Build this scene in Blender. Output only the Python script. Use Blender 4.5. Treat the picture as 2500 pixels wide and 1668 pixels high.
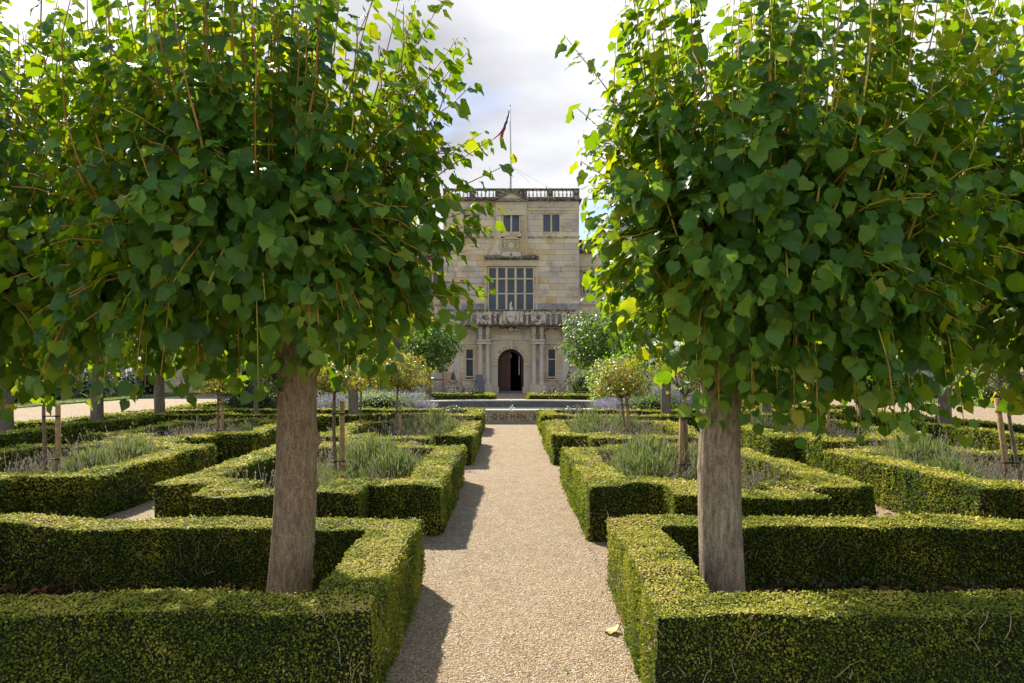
import bpy, math, random
import numpy as np
from mathutils import Vector, Matrix, Quaternion

random.seed(7)
RNG = np.random.default_rng(11)
PI = math.pi
for o in list(bpy.data.objects):
    bpy.data.objects.remove(o)
scene = bpy.context.scene
COL = scene.collection

# ------------------------------------------------------------------ camera
cam_d = bpy.data.cameras.new('camera')
cam = bpy.data.objects.new('camera', cam_d)
COL.objects.link(cam)
cam.location = (0.0, 0.0, 1.75)
cam.rotation_euler = (math.radians(90), 0, 0)
cam_d.lens = 24.0
cam_d.sensor_width = 36.0
cam_d.shift_x = 0.0008
cam_d.shift_y = 0.0284
cam_d.clip_start = 0.05
cam_d.clip_end = 2000
scene.camera = cam

# ------------------------------------------------------------------ light
SUN_TO = Vector((-0.58, 1.02, 1.0)).normalized()          # direction towards the sun
SUN_EL = math.asin(SUN_TO.z)
SUN_AZ = math.atan2(SUN_TO.x, SUN_TO.y)
world = bpy.data.worlds.new('World')
scene.world = world
world.use_nodes = True
wn = world.node_tree
for n in list(wn.nodes):
    wn.nodes.remove(n)


class NT:
    """small helper to write node trees"""
    def __init__(self, tree):
        self.t = tree

    def n(self, typ, **kw):
        nd = self.t.nodes.new(typ)
        for k, v in kw.items():
            setattr(nd, k, v)
        return nd

    def link(self, a, b):
        self.t.links.new(a, b)

    def val(self, inp, v):
        if isinstance(v, bpy.types.NodeSocket):
            self.link(v, inp)
        elif v is not None:
            if inp.type == 'RGBA' and len(v) == 3:
                v = (*v, 1)
            inp.default_value = v

    def math(self, op, a, b=None, c=None, clamp=False):
        nd = self.n('ShaderNodeMath', operation=op)
        nd.use_clamp = clamp
        self.val(nd.inputs[0], a)
        if b is not None:
            self.val(nd.inputs[1], b)
        if c is not None:
            self.val(nd.inputs[2], c)
        return nd.outputs[0]

    def vmath(self, op, a, b=None):
        nd = self.n('ShaderNodeVectorMath', operation=op)
        self.val(nd.inputs[0], a)
        if b is not None:
            self.val(nd.inputs[1], b)
        return nd.outputs[0]

    def mix(self, f, a, b, mode='MIX'):
        nd = self.n('ShaderNodeMix', data_type='RGBA', blend_type=mode)
        self.val(nd.inputs[0], f)
        self.val(nd.inputs[6], a)
        self.val(nd.inputs[7], b)
        return nd.outputs[2]

    def noise(self, vec, scale, detail=3.0, rough=0.55, dist=0.0, out='Fac'):
        nd = self.n('ShaderNodeTexNoise')
        if vec is not None:
            self.link(vec, nd.inputs['Vector'])
        nd.inputs['Scale'].default_value = scale
        nd.inputs['Detail'].default_value = detail
        nd.inputs['Roughness'].default_value = rough
        nd.inputs['Distortion'].default_value = dist
        return nd.outputs[out]

    def vor(self, vec, scale, feature='F1', out='Distance', rnd=1.0):
        nd = self.n('ShaderNodeTexVoronoi', feature=feature)
        if vec is not None:
            self.link(vec, nd.inputs['Vector'])
        nd.inputs['Scale'].default_value = scale
        nd.inputs['Randomness'].default_value = rnd
        return nd.outputs[out]

    def ramp(self, f, stops, interp='LINEAR'):
        nd = self.n('ShaderNodeValToRGB')
        nd.color_ramp.interpolation = interp
        cr = nd.color_ramp
        while len(cr.elements) < len(stops):
            cr.elements.new(0.5)
        for e, (p, c) in zip(cr.elements, stops):
            e.position = p
            e.color = (c, c, c, 1) if isinstance(c, (int, float)) else (*c, 1)
        self.val(nd.inputs[0], f)
        return nd.outputs[0]

    def mapr(self, v, a, b, c=0.0, d=1.0):
        nd = self.n('ShaderNodeMapRange')
        self.val(nd.inputs[0], v)
        for i, q in enumerate((a, b, c, d)):
            nd.inputs[1 + i].default_value = q
        return nd.outputs[0]


W = NT(wn)
SKYS = 0.10
sky = W.n('ShaderNodeTexSky', sky_type='NISHITA')
sky.sun_disc = False
sky.sun_elevation = SUN_EL
sky.sun_rotation = SUN_AZ
sky.air_density = 1.0
sky.dust_density = 0.8
tc = W.n('ShaderNodeTexCoord')
sep = W.n('ShaderNodeSeparateXYZ')
W.link(tc.outputs['Generated'], sep.inputs[0])
zc = W.math('ADD', W.math('MAXIMUM', sep.outputs[2], 0.0), 0.16)
comb = W.n('ShaderNodeCombineXYZ')
W.link(W.math('DIVIDE', sep.outputs[0], zc), comb.inputs[0])
W.link(W.math('DIVIDE', sep.outputs[1], zc), comb.inputs[1])
CLOUD_OFF = (19.2246, 19.5459, 0.0)
cv = W.vmath('ADD', comb.outputs[0], CLOUD_OFF)
cover = W.noise(cv, 0.62, 7.0, 0.52, 0.25)
cmask = W.mapr(cover, 0.455, 0.535)
cv2 = W.vmath('ADD', comb.outputs[0], (2.5758175, 5.0118438, 2.0))
cgrey = W.noise(cv2, 0.9, 5.0, 0.5, 0.2)
ccol = W.ramp(cgrey, [(0.38, (8.2, 8.2, 8.3)), (0.51, (6.1, 6.15, 6.35)), (0.66, (3.5, 3.5, 3.85))])
skyb = W.vmath('MULTIPLY', sky.outputs[0], (0.85, 1.0, 1.2))
skc = W.mix(cmask, skyb, ccol)
bg = W.n('ShaderNodeBackground')
W.link(skc, bg.inputs[0])
bg.inputs[1].default_value = SKYS
wo = W.n('ShaderNodeOutputWorld')
W.link(bg.outputs[0], wo.inputs[0])

sun_d = bpy.data.lights.new('sun', 'SUN')
sun_d.energy = 5.0
sun_d.angle = math.radians(0.53)
sun_d.color = (1.0, 0.93, 0.80)
sun = bpy.data.objects.new('sun', sun_d)
sun.rotation_euler = (-SUN_TO).to_track_quat('-Z', 'Y').to_euler()
sun.location = SUN_TO * 60
COL.objects.link(sun)

scene.view_settings.view_transform = 'Standard'
scene.view_settings.look = 'None'
scene.view_settings.exposure = 0.80
scene.view_settings.gamma = 1.0
scene.view_settings.use_curve_mapping = False
scene.render.engine = 'CYCLES'
scene.cycles.max_bounces = 6
scene.cycles.diffuse_bounces = 3
scene.cycles.transmission_bounces = 4
scene.cycles.use_denoising = True


# ------------------------------------------------------------------ object helpers
def setp(o, label=None, cat=None, group=None, kind=None):
    if label:
        o['label'] = label
    if cat:
        o['category'] = cat
    if group:
        o['group'] = group
    if kind:
        o['kind'] = kind
    return o


def thing(name, label, cat, loc=(0, 0, 0), rz=0.0, group=None):
    o = bpy.data.objects.new(name, None)
    o.empty_display_size = 0.2
    COL.objects.link(o)
    o.location = loc
    o.rotation_euler = (0, 0, rz)
    return setp(o, label, cat, group)


def link(name, me, parent=None, loc=(0, 0, 0), kind=None):
    o = bpy.data.objects.new(name, me)
    COL.objects.link(o)
    o.parent = parent
    o.location = loc
    if kind:
        o['kind'] = kind
    return o


def copy_tree(o, parent=None):
    c = o.copy()
    COL.objects.link(c)
    c.parent = parent
    for ch in list(o.children):
        copy_tree(ch, c)
    return c


def bulk(name, V, F, mat, rnd=None, uv=None, smooth=False):
    """mesh from numpy arrays, all faces of the same size"""
    V = np.ascontiguousarray(V, dtype=np.float32)
    F = np.ascontiguousarray(F, dtype=np.int32)
    me = bpy.data.meshes.new(name)
    m, k = F.shape
    me.vertices.add(len(V))
    me.vertices.foreach_set('co', V.ravel())
    me.loops.add(m * k)
    me.loops.foreach_set('vertex_index', F.ravel())
    me.polygons.add(m)
    me.polygons.foreach_set('loop_start', np.arange(0, m * k, k, dtype=np.int32))
    if smooth:
        me.polygons.foreach_set('use_smooth', np.ones(m, dtype=bool))
    if rnd is not None:
        a = me.attributes.new('rnd', 'FLOAT', 'FACE')
        a.data.foreach_set('value', np.ascontiguousarray(rnd, dtype=np.float32))
    if uv is not None:
        l = me.uv_layers.new(name='uv')
        l.data.foreach_set('uv', np.ascontiguousarray(uv[F.ravel()], dtype=np.float32).ravel())
    me.update(calc_edges=True)
    me.materials.append(mat)
    return me


class MB:
    """collects boxes, tubes, lathes, extrusions into one mesh"""
    def __init__(self):
        self.v, self.f, self.s = [], [], []

    def add(self, vs, fs, smooth=False):
        b = len(self.v)
        self.v.extend([tuple(p) for p in vs])
        self.f.extend([tuple(b + i for i in f) for f in fs])
        self.s.extend([smooth] * len(fs))
        return self

    def box(self, x0, x1, y0, y1, z0, z1):
        vs = [(x, y, z) for z in (z0, z1) for y in (y0, y1) for x in (x0, x1)]
        fs = [(0, 2, 3, 1), (4, 5, 7, 6), (0, 1, 5, 4), (2, 6, 7, 3), (0, 4, 6, 2), (1, 3, 7, 5)]
        return self.add(vs, fs)

    def bbox(self, x0, x1, y0, y1, z0, z1, b=0.01):
        """box with chamfered front (-y) face"""
        vs = [(x0, y1, z0), (x1, y1, z0), (x1, y1, z1), (x0, y1, z1),
              (x0, y0 + b, z0), (x1, y0 + b, z0), (x1, y0 + b, z1), (x0, y0 + b, z1),
              (x0 + b, y0, z0 + b), (x1 - b, y0, z0 + b), (x1 - b, y0, z1 - b), (x0 + b, y0, z1 - b)]
        fs = [(0, 1, 2, 3), (0, 4, 5, 1), (1, 5, 6, 2), (2, 6, 7, 3), (3, 7, 4, 0),
              (4, 8, 9, 5), (5, 9, 10, 6), (6, 10, 11, 7), (7, 11, 8, 4), (8, 11, 10, 9)]
        return self.add(vs, [tuple(reversed(f)) for f in fs])

    def prism_xz(self, pts, y0, y1):
        """polygon in xz (convex or mild), extruded along y; front at y0"""
        n = len(pts)
        vs = [(x, y0, z) for x, z in pts] + [(x, y1, z) for x, z in pts]
        fs = [tuple(range(n)), tuple(reversed(range(n, 2 * n)))]
        fs += [(i, i + n, (i + 1) % n + n, (i + 1) % n) for i in range(n)]
        return self.add(vs, fs)

    def strip_xz(self, A, B, y0, y1):
        """band between two polylines in xz (same count), extruded y0..y1"""
        n = len(A)
        vs = []
        for y in (y0, y1):
            vs += [(x, y, z) for x, z in A] + [(x, y, z) for x, z in B]
        fs = []
        for i in range(n - 1):
            fs.append((i, i + 1, n + i + 1, n + i))
            o = 2 * n
            fs.append((o + i, o + n + i, o + n + i + 1, o + i + 1))
            fs.append((i, o + i, o + i + 1, i + 1))
            fs.append((n + i, n + i + 1, o + n + i + 1, o + n + i))
        o = 2 * n
        fs.append((0, n, o + n, o))
        fs.append((n - 1, o + n - 1, o + 2 * n - 1, 2 * n - 1))
        return self.add(vs, fs)

    def tube(self, pts, rad, k=6, caps=True, smooth=True):
        pts = [Vector(p) for p in pts]
        n = len(pts)
        if not hasattr(rad, '__len__'):
            rad = [rad] * n
        vs, fs = [], []
        ref = Vector((0.31, 0.95, 0.05)).normalized()
        t0 = (pts[-1] - pts[0]).normalized()
        if abs(t0.dot(ref)) > 0.9:
            ref = Vector((1, 0, 0))
        for i, p in enumerate(pts):
            t = (pts[min(i + 1, n - 1)] - pts[max(i - 1, 0)]).normalized()
            u = t.cross(ref).normalized()
            w = t.cross(u)
            for j in range(k):
                a = 2 * PI * j / k
                vs.append(p + (u * math.cos(a) + w * math.sin(a)) * rad[i])
        for i in range(n - 1):
            for j in range(k):
                j2 = (j + 1) % k
                fs.append((i * k + j, i * k + j2, (i + 1) * k + j2, (i + 1) * k + j))
        if caps:
            fs.append(tuple(reversed(range(k))))
            fs.append(tuple((n - 1) * k + j for j in range(k)))
        return self.add(vs, fs, smooth)

    def lathe(self, prof, k=12, c=(0, 0, 0), smooth=True, sq=False):
        vs, fs = [], []
        n = len(prof)
        for r, z in prof:
            for j in range(k):
                a = 2 * PI * (j + 0.5) / k
                vs.append((c[0] + r * math.cos(a), c[1] + r * math.sin(a), c[2] + z))
        for i in range(n - 1):
            for j in range(k):
                j2 = (j + 1) % k
                fs.append((i * k + j, i * k + j2, (i + 1) * k + j2, (i + 1) * k + j))
        fs.append(tuple(reversed(range(k))))
        fs.append(tuple((n - 1) * k + j for j in range(k)))
        return self.add(vs, fs, smooth)

    def ell(self, c, r, k=10, m=6):
        prof = [(max(0.02, math.sin(PI * i / m)), -math.cos(PI * i / m)) for i in range(m + 1)]
        b = len(self.v)
        self.lathe(prof, k)
        for i in range(b, len(self.v)):
            x, y, z = self.v[i]
            self.v[i] = (c[0] + x * r[0], c[1] + y * r[1], c[2] + z * r[2])
        return self

    def mesh(self, name, mat):
        me = bpy.data.meshes.new(name)
        me.from_pydata(self.v, [], self.f)
        me.polygons.foreach_set('use_smooth', self.s)
        me.update()
        me.materials.append(mat)
        return me

    def link(self, name, mat, parent=None, loc=(0, 0, 0), kind=None):
        return link(name, self.mesh(name, mat), parent, loc, kind)


# value noise in numpy -------------------------------------------------------
_G = np.random.default_rng(3).random((32, 32, 32)).astype(np.float32) * 2 - 1


def vnoise(P, s, off=0.0):
    Q = P * s + off
    I = np.floor(Q).astype(int)
    f = Q - I
    f = f * f * (3 - 2 * f)
    r = 0
    for dx in (0, 1):
        wx = f[:, 0] if dx else 1 - f[:, 0]
        for dy in (0, 1):
            wy = f[:, 1] if dy else 1 - f[:, 1]
            for dz in (0, 1):
                wz = f[:, 2] if dz else 1 - f[:, 2]
                r = r + wx * wy * wz * _G[(I[:, 0] + dx) & 31, (I[:, 1] + dy) & 31, (I[:, 2] + dz) & 31]
    return r


def vecnoise(P, s):
    return np.stack([vnoise(P, s, 3.1), vnoise(P, s, 17.7), vnoise(P, s, 29.3)], 1)


def norm(A):
    return A / np.maximum(np.linalg.norm(A, axis=-1, keepdims=True), 1e-9)


# ------------------------------------------------------------------ materials
def newmat(name):
    m = bpy.data.materials.new(name)
    m.use_nodes = True
    t = m.node_tree
    for n in list(t.nodes):
        t.nodes.remove(n)
    N = NT(t)
    out = N.n('ShaderNodeOutputMaterial')
    return m, N, out


def pos(N):
    return N.n('ShaderNodeNewGeometry').outputs['Position']


def rnd01(N):
    """random per object plus per face"""
    a = N.n('ShaderNodeAttribute', attribute_name='rnd')
    o = N.n('ShaderNodeObjectInfo')
    return N.math('FRACT', N.math('ADD', a.outputs['Fac'], o.outputs['Random']))


def princ(N, out, col, rough=0.8, spec=0.3, bump=None, bstr=0.5, bdist=0.01, trans=None, tmix=0.4, metal=0.0):
    p = N.n('ShaderNodeBsdfPrincipled')
    N.val(p.inputs['Base Color'], col)
    N.val(p.inputs['Roughness'], rough)
    p.inputs['Specular IOR Level'].default_value = spec
    p.inputs['Metallic'].default_value = metal
    if bump is not None:
        b = N.n('ShaderNodeBump')
        b.inputs['Strength'].default_value = bstr
        b.inputs['Distance'].default_value = bdist
        N.link(bump, b.inputs['Height'])
        N.link(b.outputs[0], p.inputs['Normal'])
    if trans is not None:
        tr = N.n('ShaderNodeBsdfTranslucent')
        N.val(tr.inputs[0], trans)
        mx = N.n('ShaderNodeMixShader')
        mx.inputs[0].default_value = tmix
        N.link(p.outputs[0], mx.inputs[1])
        N.link(tr.outputs[0], mx.inputs[2])
        N.link(mx.outputs[0], out.inputs[0])
    else:
        N.link(p.outputs[0], out.inputs[0])
    return p


def plain(name, col, rough=0.7, spec=0.3, nscale=0, amt=0.25, metal=0.0):
    m, N, out = newmat(name)
    if nscale:
        f = N.noise(pos(N), nscale, 4)
        c = N.mix(N.mapr(f, 0.3, 0.7), tuple(x * (1 - amt) for x in col), tuple(min(1, x * (1 + amt)) for x in col))
        princ(N, out, c, rough, spec, f, 0.3, 0.01, metal=metal)
    else:
        princ(N, out, col, rough, spec, metal=metal)
    return m


def m_leaf(name, stops, tstops, tmix=0.42, rough=0.38, spec=0.45, veins=False, pscale=0.0):
    m, N, out = newmat(name)
    r = rnd01(N) if not pscale else N.n('ShaderNodeAttribute', attribute_name='rnd').outputs['Fac']
    if pscale:
        pn = N.noise(pos(N), pscale, 3)
        r = N.math('ADD', N.math('MULTIPLY', r, 0.62), N.mapr(pn, 0.3, 0.7, -0.12, 0.5), clamp=True)
    c = N.ramp(r, stops)
    t = N.ramp(r, tstops)
    bump = None
    if veins:
        uvn = N.n('ShaderNodeUVMap')
        s = N.n('ShaderNodeSeparateXYZ')
        N.link(uvn.outputs[0], s.inputs[0])
        ax = N.math('ABSOLUTE', s.outputs[0])
        mid = N.math('LESS_THAN', ax, 0.013)
        w = N.math('SUBTRACT', s.outputs[1], N.math('MULTIPLY', ax, 0.75))
        fr = N.math('FRACT', N.math('MULTIPLY', w, 5.5))
        side = N.math('LESS_THAN', fr, 0.09)
        v = N.math('MAXIMUM', mid, N.math('MULTIPLY', side, 0.6))
        c = N.mix(N.math('MULTIPLY', v, 0.38), c, (0.22, 0.30, 0.07))
        t = N.mix(N.math('MULTIPLY', v, 0.35), t, (0.16, 0.30, 0.02))
        bump = N.math('ADD', N.math('MULTIPLY', v, -0.5), N.math('ABSOLUTE', N.math('SUBTRACT', fr, 0.5)))
    princ(N, out, c, rough, spec, bump, 0.6, 0.004, t, tmix)
    return m


M = {}
M['lime_leaf'] = m_leaf('lime_leaf',
    [(0.0, (0.020, 0.070, 0.008)), (0.5, (0.055, 0.155, 0.016)), (0.88, (0.12, 0.25, 0.028)), (0.985, (0.13, 0.19, 0.02)), (1.0, (0.30, 0.24, 0.03))],
    [(0.0, (0.22, 0.42, 0.005)), (0.6, (0.40, 0.60, 0.006)), (1.0, (0.82, 0.84, 0.010))], 0.39, 0.42, 0.36, veins=True)
M['lime_far'] = m_leaf('lime_leaf_far',
    [(0.0, (0.02, 0.065, 0.012)), (0.6, (0.05, 0.13, 0.02)), (1.0, (0.12, 0.21, 0.03))],
    [(0.0, (0.26, 0.52, 0.02)), (1.0, (0.55, 0.75, 0.02))], 0.42, 0.42, 0.4)
M['lime_back'] = m_leaf('lime_leaf_back',
    [(0.0, (0.012, 0.042, 0.010)), (0.6, (0.035, 0.095, 0.018)), (1.0, (0.10, 0.18, 0.03))],
    [(0.0, (0.14, 0.32, 0.02)), (1.0, (0.40, 0.60, 0.02))], 0.30, 0.40, 0.4)
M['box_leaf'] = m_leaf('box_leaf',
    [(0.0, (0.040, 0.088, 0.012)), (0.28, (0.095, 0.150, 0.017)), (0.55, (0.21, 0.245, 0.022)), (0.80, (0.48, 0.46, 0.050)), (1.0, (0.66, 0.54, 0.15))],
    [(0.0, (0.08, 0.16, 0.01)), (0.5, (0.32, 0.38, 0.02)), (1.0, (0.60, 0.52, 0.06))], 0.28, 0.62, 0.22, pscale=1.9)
M['dome_leaf'] = m_leaf('yew_leaf',
    [(0.0, (0.012, 0.03, 0.008)), (0.7, (0.035, 0.065, 0.014)), (1.0, (0.13, 0.15, 0.035))],
    [(0.0, (0.06, 0.12, 0.01)), (1.0, (0.2, 0.28, 0.03))], 0.2, 0.4, 0.4)
M['rose_leaf'] = m_leaf('rose_leaf',
    [(0.0, (0.05, 0.10, 0.015)), (0.4, (0.16, 0.21, 0.03)), (0.7, (0.32, 0.27, 0.05)), (1.0, (0.33, 0.13, 0.04))],
    [(0.0, (0.25, 0.42, 0.02)), (0.6, (0.55, 0.55, 0.03)), (1.0, (0.6, 0.25, 0.03))], 0.38, 0.36, 0.45)
M['lav_stem'] = m_leaf('lavender_stem',
    [(0.0, (0.06, 0.11, 0.03)), (0.5, (0.14, 0.21, 0.055)), (0.85, (0.26, 0.32, 0.10)), (1.0, (0.40, 0.36, 0.16))],
    [(0.0, (0.18, 0.28, 0.06)), (1.0, (0.4, 0.42, 0.12))], 0.30, 0.6, 0.2)
M['lav_head'] = m_leaf('lavender_head',
    [(0.0, (0.26, 0.20, 0.14)), (0.8, (0.40, 0.34, 0.24)), (1.0, (0.27, 0.21, 0.38))],
    [(0.0, (0.4, 0.32, 0.2)), (1.0, (0.42, 0.36, 0.3))], 0.25, 0.7, 0.1)
M['per_head'] = m_leaf('perovskia_flower',
    [(0.0, (0.20, 0.12, 0.46)), (0.6, (0.34, 0.22, 0.60)), (1.0, (0.48, 0.38, 0.70))],
    [(0.0, (0.35, 0.28, 0.6)), (1.0, (0.6, 0.5, 0.8))], 0.3, 0.6, 0.2)
M['per_leaf'] = m_leaf('perovskia_leaf',
    [(0.0, (0.08, 0.17, 0.03)), (0.6, (0.20, 0.34, 0.05)), (1.0, (0.42, 0.48, 0.12))],
    [(0.0, (0.25, 0.42, 0.03)), (1.0, (0.5, 0.6, 0.08))], 0.35, 0.5, 0.3)
M['grey_leaf'] = m_leaf('grey_leaf',
    [(0.0, (0.08, 0.11, 0.08)), (1.0, (0.24, 0.29, 0.20))],
    [(0.0, (0.1, 0.14, 0.06)), (1.0, (0.25, 0.3, 0.15))], 0.2, 0.6, 0.2)
M['litter'] = m_leaf('leaf_litter', [(0.0, (0.07, 0.025, 0.015)), (0.6, (0.20, 0.075, 0.035)), (1.0, (0.32, 0.17, 0.07))],
    [(0.0, (0.2, 0.06, 0.02)), (1.0, (0.4, 0.2, 0.05))], 0.15, 0.6, 0.3)
M['yellow_leaf'] = m_leaf('fallen_yellow_leaf', [(0.0, (0.62, 0.50, 0.22)), (1.0, (0.70, 0.55, 0.25))], [(0.0, (0.6, 0.45, 0.1)), (1.0, (0.6, 0.45, 0.1))], 0.15, 0.5, 0.3)
M['hedge_core'] = plain('hedge_core', (0.026, 0.027, 0.011), 0.95, 0.05, 60, 0.7)


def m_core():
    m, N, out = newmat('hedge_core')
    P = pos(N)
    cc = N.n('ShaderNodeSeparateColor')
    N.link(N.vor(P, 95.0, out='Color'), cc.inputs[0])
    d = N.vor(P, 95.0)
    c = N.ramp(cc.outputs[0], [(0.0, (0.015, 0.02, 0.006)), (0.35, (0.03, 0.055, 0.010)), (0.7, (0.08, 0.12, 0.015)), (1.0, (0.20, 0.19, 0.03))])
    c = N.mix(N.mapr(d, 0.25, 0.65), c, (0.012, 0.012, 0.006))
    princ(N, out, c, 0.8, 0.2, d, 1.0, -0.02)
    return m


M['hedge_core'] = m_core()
M['twig'] = plain('twig_bark', (0.42, 0.30, 0.17), 0.8, 0.2, 40, 0.4)
M['shoot_o'] = plain('shoot_orange', (0.46, 0.22, 0.05), 0.5, 0.3, 12, 0.35)
M['shoot_y'] = plain('shoot_yellow', (0.48, 0.36, 0.06), 0.5, 0.3, 12, 0.35)
M['soil'] = plain('soil', (0.075, 0.045, 0.028), 0.95, 0.1, 22, 0.6)
M['stake'] = plain('stake_wood', (0.36, 0.22, 0.10), 0.75, 0.2, 14, 0.3)
M['stem'] = plain('rose_stem_bark', (0.20, 0.145, 0.10), 0.8, 0.2, 20, 0.4)
M['rubber'] = plain('black_strap', (0.012, 0.012, 0.012), 0.6, 0.3)
M['white'] = plain('white_paint', (0.75, 0.75, 0.72), 0.4, 0.5)
M['dark'] = plain('dark_interior', (0.025, 0.016, 0.011), 0.9, 0.1)
M['slate'] = plain('sign_slate', (0.095, 0.105, 0.14), 0.5, 0.4, 3, 0.08)
M['signtext'] = plain('sign_text', (0.17, 0.18, 0.20), 0.6, 0.2)
M['signtext2'] = plain('sign_rule', (0.22, 0.23, 0.26), 0.6, 0.2)
M['black'] = plain('black_metal', (0.01, 0.01, 0.01), 0.5, 0.4)
M['lead'] = plain('lead', (0.09, 0.085, 0.075), 0.6, 0.3)


def m_door():
    m, N, out = newmat('door_oak')
    s = N.vmath('MULTIPLY', pos(N), (14, 14, 1.5))
    f = N.noise(s, 3.0, 4)
    c = N.mix(f, (0.042, 0.014, 0.008), (0.11, 0.040, 0.022))
    princ(N, out, c, 0.45, 0.4, f, 0.3, 0.004)
    return m


M['door'] = m_door()


def m_gravel():
    m, N, out = newmat('gravel')
    P = pos(N)
    d1 = N.vor(P, 108.0)
    col = N.vor(P, 108.0, out='Color')
    d2 = N.vor(P, 70.0)
    sx = N.n('ShaderNodeSeparateColor')
    N.link(col, sx.inputs[0])
    base = N.ramp(sx.outputs[0], [(0.0, (0.09, 0.055, 0.03)), (0.25, (0.30, 0.195, 0.095)), (0.65, (0.47, 0.33, 0.18)), (0.90, (0.64, 0.51, 0.33)), (1.0, (0.80, 0.75, 0.64))])
    big = N.noise(P, 1.3, 5, 0.6)
    mid = N.noise(P, 9.0, 4, 0.6)
    worn = N.mapr(N.noise(N.vmath('MULTIPLY', P, (1.0, 0.6, 1.0)), 2.6, 5, 0.65, 0.4), 0.58, 0.72)
    base = N.mix(N.mapr(mid, 0.35, 0.7, 0.0, 0.25), base, (0.30, 0.215, 0.13))
    base = N.mix(N.mapr(big, 0.35, 0.68, 0.0, 0.2), base, (0.52, 0.39, 0.24))
    base = N.mix(N.math('MULTIPLY', worn, 0.28), base, (0.66, 0.60, 0.50))
    h = N.math('ADD', N.math('MULTIPLY', d1, -1.0), N.math('ADD', N.math('MULTIPLY', d2, -0.5), N.math('MULTIPLY', mid, 0.5)))
    patch2 = N.mapr(N.noise(N.vmath('ADD', P, (5, 2, 0)), 3.6, 6, 0.7, 0.6), 0.50, 0.66, 0, 0.45)
    base = N.mix(patch2, base, (0.24, 0.165, 0.095))
    princ(N, out, base, 0.85, 0.25, h, 1.0, 0.012)
    return m


M['gravel'] = m_gravel()
M['pebble'] = None


def m_pebble():
    m, N, out = newmat('pebble')
    c = N.ramp(rnd01(N), [(0.0, (0.17, 0.11, 0.07)), (0.35, (0.38, 0.28, 0.18)), (0.8, (0.54, 0.44, 0.31)), (1.0, (0.74, 0.70, 0.64))])
    princ(N, out, c, 0.75, 0.3)
    return m


M['pebble'] = m_pebble()


def m_grass():
    m, N, out = newmat('lawn_grass')
    P = pos(N)
    f = N.noise(P, 40, 4, 0.7)
    g = N.noise(P, 1.2, 3)
    c = N.mix(f, (0.05, 0.10, 0.015), (0.17, 0.25, 0.04))
    c = N.mix(N.mapr(g, 0.35, 0.65, 0, 0.4), c, (0.22, 0.26, 0.06))
    princ(N, out, c, 0.8, 0.2, f, 0.8, 0.03)
    return m


M['grass'] = m_grass()


def m_bark(name, a, b, streak, vs=5.0, patch=(0.2, 0.18, 0.15)):
    m, N, out = newmat(name)
    P = pos(N)
    s = N.vmath('MULTIPLY', P, (1, 1, 0.30))
    f1 = N.noise(s, 42, 6, 0.7)
    f2 = N.noise(P, vs, 5, 0.6)
    f3 = N.noise(P, 90, 4, 0.7)
    f4 = N.noise(N.vmath('MULTIPLY', P, (1, 1, 0.09)), 34, 3, 0.5)
    f5 = N.noise(N.vmath('MULTIPLY', P, (1, 1, 3.0)), 26, 3, 0.6)
    c = N.mix(N.mapr(f1, 0.38, 0.62), a, b)
    c = N.mix(N.mapr(f2, 0.52, 0.68, 0, 0.55), c, patch)
    c = N.mix(N.mapr(f4, 0.56, 0.62, 0, streak), c, (0.60, 0.50, 0.36))
    c = N.mix(N.mapr(f5, 0.66, 0.72, 0, 0.55), c, tuple(x * 0.45 for x in a))
    c = N.mix(N.mapr(f3, 0.5, 0.66, 0, 0.6), c, tuple(x * 0.35 for x in a))
    c = N.mix(N.mapr(N.noise(P, 150, 3, 0.7), 0.52, 0.62, 0, 0.6), c, (0.60, 0.47, 0.32))
    h = N.math('ADD', N.math('MULTIPLY', f1, 1.0), N.math('MULTIPLY', f3, 0.6))
    princ(N, out, c, 0.9, 0.15, h, 1.0, 0.022)
    return m


M['bark_l'] = m_bark('bark_brown', (0.22, 0.138, 0.076), (0.50, 0.345, 0.205), 0.30, 6.0, (0.22, 0.185, 0.15))
M['bark_r'] = m_bark('bark_grey', (0.21, 0.15, 0.10), (0.56, 0.43, 0.295), 0.6, 4.0, (0.27, 0.225, 0.17))
M['bark_f'] = m_bark('bark_far', (0.12, 0.09, 0.075), (0.24, 0.19, 0.155), 0.3)


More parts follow.
